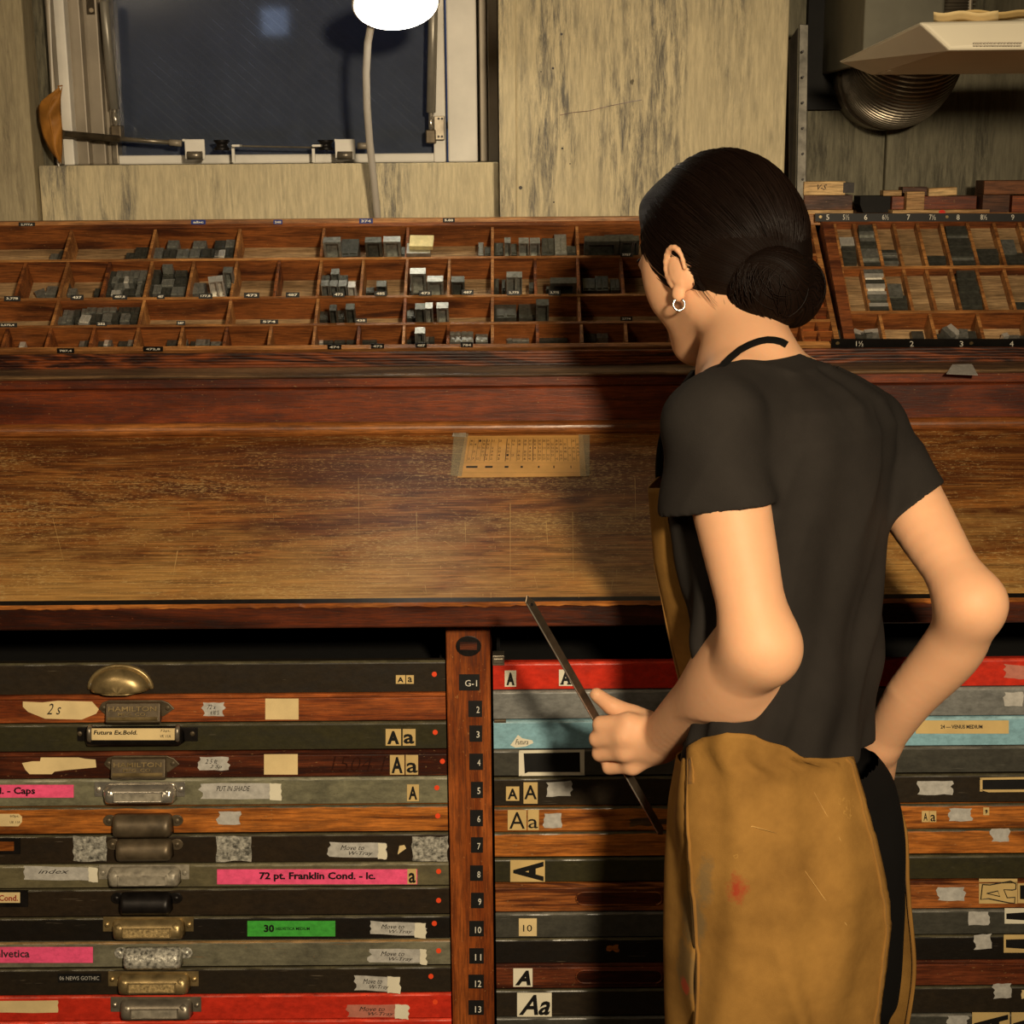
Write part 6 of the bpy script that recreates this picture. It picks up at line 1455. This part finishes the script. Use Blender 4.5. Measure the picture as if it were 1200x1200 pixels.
# t-shirt ------------------------------------------------------------------------
def shirt():
    s = SDF((.07, -.56, .86), (.60, .0, 1.52), .0027)
    zh = P(915, 872, -.36).z
    st = [q for q in stations(TS, .004) if q[0] > zh + .02]
    c_ = stations([(875, 912, 104, -.362)], .008)[0]; c_ = (zh - .004, *c_[1:]); st = [c_] + [q for q in st]
    def fold(x, y, z, a):
        up = np.clip((z - zh)/.35, 0, 1)
        return (.0034*np.sin(a*11 + 7*z + 2.0*np.sin(z*11)) * (1-.35*up) + .0026*np.sin(a*5 - z*19) + .0026*np.sin(z*62 + a*5 + 2*np.sin(a*3))*(1-up)**1.5 + .0022*np.abs(np.sin(a*3.1 + z*26 + 1.2*np.sin(a*7)))).astype(np.float32)
    s.loft(st, lB, fB, .01, fold)
    neck = J(886, 431, -.268)
    s.cone(neck + (0, 0, -.018), shL + (0, 0, .001), .048, .046, .03); s.cone(neck + (0, 0, -.018), shR + (0, 0, .001), .048, .044, .03)
    # sleeves: an outer tube round each arm, hollowed from its square-cut hem
    hL, hR = shL*.60 + elL*.40, shR*.58 + elR*.42
    tor = SDF(s.lo, s.lo, s.h); tor.n = s.n; tor.D = np.full(s.n, .08, np.float32); tor.loft(st, lB, fB, 0, fold)
    for h_, sh, el_, side, r0, r1, cutn in ((hL, shL, elL, J(818, 600, -.40), .047, .0440, np.array(P(776, 606, -.42)) - np.array(P(901, 588, -.42))), (hR, shR, elR, None, .044, .0430, np.array(P(1053, 606, -.28)) - np.array(P(1101, 570, -.28)))):
        so = SDF(s.lo, s.lo, s.h); so.n = s.n; so.D = np.full(s.n, .08, np.float32); si = SDF(s.lo, s.lo, s.h); si.n = s.n; si.D = np.full(s.n, .08, np.float32)
        e_ = h_*.8 + el_*.2
        so.chain([sh, sh*.5+h_*.5, h_, e_], [r0, (r0+r1)/2, r1, r1], 0); si.chain([sh*.4+h_*.6, h_, e_], [r1 - .0085]*3, 0)
        if side is not None:
            so.chain([sh + (-.004, 0, 0), side, side + (h_-sh)*.4], [r0 - .002, r1 - .002, r1 - .002], .02); si.chain([sh*.5 + side*.5, side, side + (h_-sh)*.45], [r1 - .0105]*3, .02)
        ax = np.cross(cutn/np.linalg.norm(cutn), np.array(ray(836, 598) if side is not None else ray(1077, 588)) + (0, 0, .08 if side is not None else 0.0)); ax /= np.linalg.norm(ax); ax = ax if np.dot(ax, h_ - sh) > 0 else -ax
        g = np.meshgrid(*[s.lo[k] + s.h*np.arange(s.n[k]) for k in range(3)], indexing='ij')
        pt = J(838, 598, -.42) if side is not None else J(1077, 588, -.28)
        t_ = ((g[0]-pt[0])*ax[0] + (g[1]-pt[1])*ax[1] + (g[2]-pt[2])*ax[2]).astype(np.float32)
        wr_ = (.0016*np.sin(g[2]*70 + g[0]*60) + .0030*np.abs(np.sin(g[2]*24 - g[0]*38 + g[1]*20)))
        D_ = np.maximum(so.D + wr_.astype(np.float32), t_)
        k = .012; e = np.maximum(k - np.abs(s.D - D_), 0)/k; s.D = np.minimum(s.D, D_) - e*e*k*.25
        inner = np.maximum(si.D, -(t_ + .035)); s.D = np.where(tor.D > .001, np.maximum(s.D, -inner), s.D).astype(np.float32)
    # neck opening
    nd_ = neck - hd_(-.028, 0, -.03); nd_ /= np.linalg.norm(nd_)
    tt = (g[0]-neck[0])*nd_[0] + (g[1]-neck[1])*nd_[1] + (g[2]-neck[2])*nd_[2]
    rr = np.sqrt(np.maximum((g[0]-neck[0])**2 + (g[1]-neck[1])**2 + (g[2]-neck[2])**2 - tt**2, 0))
    zc = P(890, 418, -.28).z
    s.D = np.maximum(s.D, np.minimum(.05, -(np.maximum(rr - .092, tt - .0)))).astype(np.float32)
    V, Fq = s.mesh(); V = smooth_v(V, Fq, 2)
    o = mesh_obj('t_shirt', V, Fq, M['tshirt'], person); o['label'] = 'plain faded black short-sleeved t-shirt'
    return o, neck, nd_
sho, neckp, nax = shirt()
# anything worn on the skin is laid on the body's surface, met along a line of sight
def on_body(px, py, off):
    d = ray(px, py); d = np.array(d)/np.linalg.norm(d); o = np.array(CAM); t_ = 1.0
    for _ in range(900):
        p_ = o + d*t_; i = (p_ - BODY.lo)/BODY.h
        if (i >= 0).all() and (i < BODY.n - 1).all():
            a = i.astype(int); f_ = i - a; v = 0
            for x in (0, 1):
                for y in (0, 1):
                    for z in (0, 1): v += BODY.D[a[0]+x, a[1]+y, a[2]+z]*(f_[0] if x else 1-f_[0])*(f_[1] if y else 1-f_[1])*(f_[2] if z else 1-f_[2])
            if v < off: return Vector(p_)
        t_ += .0012
    return None
# trousers and legs
def legs():
    s = SDF((.10, -.56, -.0), (.52, -.12, .98), .006)
    low = [q for q in ST if q[0] < .97]; top = low[0:]
    hipc = np.array([low[0][1], low[0][2], 0])
    s.loft([(.70, *low[0][1:3], low[0][3]*.92, low[0][4]*.95)] + [q for q in low if q[0] > .71] + [(.995, *stations([(870, 915, 102, -.365)])[0][1:])], lB, fB, .02)
    s.ell(J(1008, 1000, -.33), (.042, .05, .11), k=.03); s.ell(J(1002, 1130, -.33), (.045, .05, .12), k=.03)
    for m in (-1, 1):
        h_ = hipc + lB*m*.062 + (0, 0, .74); k_ = hipc + lB*m*.07 + fB*.015 + (0, 0, .46); a_ = hipc + lB*m*.09 - fB*.02 + (0, 0, .09)
        s.chain([h_, k_, a_], [.070, .056, .045], .02)
    V, Fq = s.mesh(); V = smooth_v(V, Fq, 2); mesh_obj('trousers', V, Fq, M['trousers'], person)
    for m in (-1, 1):
        a_ = hipc + lB*m*.09 - fB*.02
        s = SDF(a_ - (.2, .2, 0), a_ + (.2, .2, .13), .005)
        s.ell(a_ + fB*.06 + (0, 0, .035), (.115, .045, .034), np.array([fB, lB, [0, 0, 1]]), 0); s.cone(a_ + (0, 0, .035), a_ + (0, 0, .1), .042, .042, .02)
        s.ell(a_ - (0, 0, .1), (.4, .4, .10), k=.0, mode='s')
        V, Fq = s.mesh(); V[:, 2] = np.maximum(V[:, 2], 0.002); mesh_obj('shoe', V, Fq, M['black_card'], person)
legs()

# apron ------------------------------------------------------------------------------
def canvas():
    t = NT('canvas'); n = t.noise(t.coord((1, 1, 1), rnd=False), 7, 5, .65); n2 = t.noise(t.coord((1, 1, 1), rnd=False), 1300, 2)
    c = t.mix(t.ramp(n, [(.32, 0.), (.66, 1.)]), srgb(116, 82, 37), srgb(160, 118, 58))
    tc = t.n('ShaderNodeTexCoord').outputs['Object']
    blot = t.noise(t.coord((1, 1, 1), rnd=False), 38, 5, .7)
    ge = t.n('ShaderNodeNewGeometry').outputs['Position']
    for (px, py, r_, colr, str_, sz) in STAINS:
        p_ = bpy_p(px, py)
        dv = t.n('ShaderNodeVectorMath', {0: ge, 1: tuple(p_)}, operation='SUBTRACT').outputs[0]
        dv = t.n('ShaderNodeVectorMath', {0: dv, 1: (1/r_, .35/r_, 1/(r_*sz))}, operation='MULTIPLY').outputs[0]
        ln_ = t.n('ShaderNodeVectorMath', {0: dv}, operation='LENGTH').outputs[1]
        dd = t.n('ShaderNodeMath', {0: ln_, 1: t.n('ShaderNodeMath', {0: blot, 1: 1.6}, operation='MULTIPLY').outputs[0]}, operation='ADD').outputs[0]
        mk = t.ramp(t.n('ShaderNodeMath', {0: dd, 1: .4}, operation='MULTIPLY').outputs[0], [(.56, str_), (.70, 0.)])
        c = t.mix(mk, c, colr)
    crease = t.noise(t.coord((1, 1, 1), rnd=False, rot=(.4, .5, 0)), 5, 5, .7, 1.5)
    cr = t.n('ShaderNodeMath', {0: t.n('ShaderNodeMath', {0: crease, 1: 6.0}, operation='MULTIPLY').outputs[0], 1: 1.0}, operation='PINGPONG').outputs[0]
    c = t.mix(t.ramp(cr, [(.0, .35), (.035, 0.)]), c, srgb(206, 160, 84))
    t.bump(n2, .4, .0008)
    return t.out(c, .85, 0, .15)
def bpy_p(px, py): return P(px, py, -.47)
RS, WS, BS, OS = srgb(150, 40, 28), srgb(214, 204, 180), srgb(92, 84, 62), srgb(226, 70, 40)
STAINS = [(861, 1030, .015, RS, .8, 1.8), (826, 1094, .004, RS, .0, 1), (926, 1094, .0045, RS, .6, 2.2), (832, 1107, .004, WS, .9, 2.2), (822, 1163, .004, WS, .8, 1.6), (895, 1146, .005, WS, .5, 1.4), (803, 1158, .006, OS, .9, 2.0), (796, 1110, .005, RS, .6, 3),
          (826, 1030, .010, BS, .5, 3.5), (812, 1075, .014, BS, .55, 3), (838, 1080, .006, BS, .6, 2), (808, 1140, .014, BS, .5, 3), (841, 1170, .006, BS, .6, 2), (795, 1060, .010, WS, .25, 3)]
M['canvas'] = canvas()
M['crease'] = plain('crease', srgb(176, 136, 74), .8)
M['canvas_plain'] = cloth_mat('canvas_plain', srgb(140, 100, 46), 1200, .2, .1)
def stat(z):
    Z = [q[0] for q in ST]; return [np.interp(z, Z, [q[i] for q in ST]) for i in range(1, 5)]
def around(th_, z, off):
    cx, cy, a, b = stat(max(z, ST[0][0])); e = 2/2.3
    cs, sn = math.cos(th_), math.sin(th_)
    p_ = lB*(a + off)*abs(cs)**e*(1 if cs > 0 else -1) + fB*(b + off)*abs(sn)**e*(1 if sn > 0 else -1)
    return Vector((cx + p_[0], cy + p_[1], z))
ap_z = lambda py: P(900, py, -.45).z
zbot = .52
def zone(u, ths): return np.interp(u, [k[0] for k in ths], [k[1] for k in ths])
# back panel: wraps the seat
def find_theta(px, z, off, lo, hi):
    best = None
    for th_ in np.linspace(lo, hi, 120):
        d_ = abs(proj(around(th_, z, off))[0] - px)
        if best is None or d_ < best[0]: best = (d_, th_)
    return best[1]
tl = [(py, px) for py, px in ((850, 800), (905, 806), (1000, 809), (1130, 812), (1300, 812))]
trr = [(860, 900), (905, 1006), (950, 1018), (1000, 1028), (1060, 1037), (1100, 1040), (1150, 1036), (1200, 1030), (1300, 1022)]
topz = [(0, 893), (.2, 872), (.36, 857), (.55, 858), (.78, 874), (.9, 888), (1, 906)]
def apron_back():
    nu, nv = 70, 80
    def fn(u, v):
        py0 = zone(u, topz); py = py0 + (1330 - py0)*v
        z = P(900 + 100*(u-.5), py, -.46).z
        off = .014 + .004*math.sin(v*9 + u*5) + .010*max(0, v-.25)*math.sin(u*7 + 2*v) + .0025*math.sin(u*23 + v*6)
        off += .009*math.exp(-((u - .50 - .75*(v-.55))/.045)**2)*max(0, min(1, (v-.45)*5))
        xl = np.interp(py, [k[0] for k in tl], [k[1] for k in tl]); xr = np.interp(py, [k[0] for k in trr], [k[1] for k in trr])
        key = (round(z, 3), 'l'); 
        if key not in _ft: _ft[key] = (find_theta(xl, z, .016, R(-75), R(20)), find_theta(xr, z, .016, R(-150), R(-70)))
        a, b = _ft[key]
        return around(a + (b-a)*u, z, off)
    _ft = {}
    o = obj('apron_back_panel', MB().grid(fn, nu, nv), M['canvas'], person, smooth=True, solid=.0022, offs=1); o['label'] = 'stained brown canvas back panel of the apron'
    # raised hem along both edges
    for uu in (0.012, .975): obj('hem', MB().tube([fn(uu, v) + Vector((0, -.0028, 0)) for v in np.linspace(0.005, .99, 50)], .0022, 6), M['canvas_plain'], o, smooth=True)
    for cr_ in ([(.62, .30), (.70, .36), (.78, .42), (.86, .50)], [(.25, .20), (.36, .205), (.50, .22)], [(.74, .12), (.82, .22), (.93, .36)], [(.30, .86), (.40, .80), (.52, .78)]):
        obj('crease', MB().tube([fn(a, b) + Vector((0, -.0023, 0)) for a, b in cr_], [.0002] + [.0007]*(len(cr_)-2) + [.0002], 5), M['crease'], o, smooth=True)
    return fn
M['crease'] = plain('crease', srgb(176, 136, 74), .8)
af = apron_back()
def apron_front():
    nu, nv = 90, 70
    tops = [(0, 905), (.06, 893), (.1, 903), (.2, 900), (.5, 880), (.8, 880), (.93, 870), (1, 862)]
    def fn(u, v):
        py0 = zone(u, tops); py = py0 + (1330 - py0)*v
        z = P(900, py, -.45 + .22*u).z
        a0 = find_cached(z); a1 = R(208) - R(4)*v 
        off = .010 + .006*math.sin(v*14)*max(0, 1-u*6) + .004*math.sin(u*30 + v*5) + .013*max(0, (u-.84)/.16)**1.3*min(1, .05 + v*4.0)*(1 + .30*math.sin(v*15+.3)) 
        return around(a0 + (a1 - a0)*u, z, off)
    cache = {}
    def find_cached(z):
        k = round(z, 3)
        if k not in cache: cache[k] = find_theta(818, z, .012, R(-75), R(20))
        return cache[k]
    o = obj('apron_front_panel', MB().grid(fn, nu, nv), M['canvas'], person, smooth=True, solid=.002, offs=1)
    obj('hem', MB().tube([fn(.995, v) for v in np.linspace(0.0, .99, 50)], .0022, 6), M['canvas_plain'], o, smooth=True)
    return fn
ff = apron_front()
# pocket flap edge on the left side, brass stud, belt and neck strap
obj('pocket_edge', MB().grid(lambda u, v: af(.01 + .055*u, .02 + .055*v) + Vector((0, -.004, 0)), 8, 8), M['canvas_plain'], person, smooth=True, solid=.002)
sp = Vector(around(R(-150), P(1025, 912, -.3).z, .03))
obj('brass_stud', MB().tube([P(1024, 908, -.335), P(1024, 911, -.34), P(1025, 915, -.34)], [.003, .005, .003], 12), M['brass_slug'], person, smooth=True)
st_pts = [(836, 442), (847, 428), (856, 419), (867, 410), (878, 404), (889, 400), (899, 398), (908, 398.5), (916, 400.5), (922, 404)]
def strap(u, v):
    k = u*(len(st_pts)-1); i = min(int(k), len(st_pts)-2); t_ = k - i
    a, b = st_pts[i], st_pts[i+1]; x, y = [a[j] + (b[j]-a[j])*t_ for j in range(2)]
    dx, dy = b[0]-a[0], b[1]-a[1]; L_ = math.hypot(dx, dy)
    return on_body(x - dy/L_*(7*v - 3.5), y + dx/L_*(7*v - 3.5), .0018) or P(x, y, -.245)
obj('neck_strap', MB().grid(strap, 40, 4), M['trousers'], person, smooth=True, solid=.0015)
# bib hanging in front of the chest
def bib():
    inner = [(572, 777), (610, 782), (660, 792), (700, 803), (755, 826), (800, 838), (860, 846)]
    outer = [(572, 759), (620, 763), (660, 766), (700, 775), (740, 783), (800, 798), (900, 806)]
    nu, nv = 40, 50
    def fn(u, v):
        py = 572 + 330*v; 
        xi = np.interp(py, [k[0] for k in inner], [k[1] for k in inner]); xo = np.interp(py, [k[0] for k in outer], [k[1] for k in outer])
        Ya = -.335 + .01*v
        if u < .22: k = u/.22; q = P(xi + (xo - xi)*k, py, Ya + .03*k*k); return q
        k = (u - .22)/.78; q = P(xo, py, Ya + .03); e_ = Vector((.13, .18, 0))
        bow = math.sin(k*math.pi)*.03
        return q + e_*k + Vector((-.05*0, .0, 0)) + Vector((-.7, .7, 0))*bow + Vector((.02*k*v, 0, .004*math.sin(v*6)))
    o = obj('apron_bib', MB().grid(fn, nu, nv), M['canvas'], person, smooth=True, solid=.002); o['label'] = 'brown canvas bib standing off the chest'
    obj('hem', MB().tube([fn(.0, v) for v in np.linspace(0, 1, 30)], .0016, 6), M['canvas_plain'], o, smooth=True)
    for uu, nk in ((.42, .040), (.93, -.030)):
        a = fn(uu, .012); b = Vector(J(878, 434, -.265)) + Vector(lB)*nk + Vector(fB)*.042; m_ = a*.5 + b*.5 + Vector(fB)*.03
        obj('bib_strap', MB().grid(lambda u, v, a=a, b=b, m_=m_: a*(1-u)**2 + m_*2*u*(1-u) + b*u*u + Vector(lB)*.012*(v-.5), 16, 3), M['trousers'], person, smooth=True, solid=.0015)
    obj('hem', MB().tube([fn(.22, v) for v in np.linspace(.28, 1, 30)], .0016, 6), M['canvas_plain'], o, smooth=True)
bib()
# the steel rule in the hand
ra, rb3 = P(616, 698, -.262), P(776, 978, -.248)
dr = (rb3 - ra).normalized(); fn_ = Vector((.35, -.75, .35)); fn_ = (fn_ - dr*fn_.dot(dr)).normalized(); sd = dr.cross(fn_)
L_r = (rb3 - ra).length
Mr = Matrix(((sd.x, dr.x, fn_.x, ra.x), (sd.y, dr.y, fn_.y, ra.y), (sd.z, dr.z, fn_.z, ra.z), (0, 0, 0, 1)))
rl = thing('steel_rule', 'narrow dark steel rule held slanting in the left hand', 'ruler', rb3)
hwid = .0050
M['rule_steel'] = plain('rule_steel', srgb(112, 98, 82), .3, .85, .45, 40, .2)
prm = [Mr @ Vector(p) for p in ((-hwid, .010, 0), (-.001, 0, 0), (hwid, .006, 0), (hwid, L_r - .004, 0), (0, L_r, 0), (-hwid, L_r - .006, 0))]
obj('blade', MB().prism(prm, fn_*.0014), M['rule_steel'], rl, bevel=.0002)
obj('edge_strip', MB().prism([Mr @ Vector(p) for p in ((hwid - .0012, .008, .0015), (hwid + .0002, .008, .0015), (hwid + .0002, L_r - .006, .0015), (hwid - .0012, L_r - .006, .0015))], fn_*.0004), M['chrome'], rl)
obj('rivet', MB().cyl(Mr @ Vector((0, .012, .0012)), Mr @ Vector((0, .012, .0022)), .002, 10), M['black_iron'], rl)
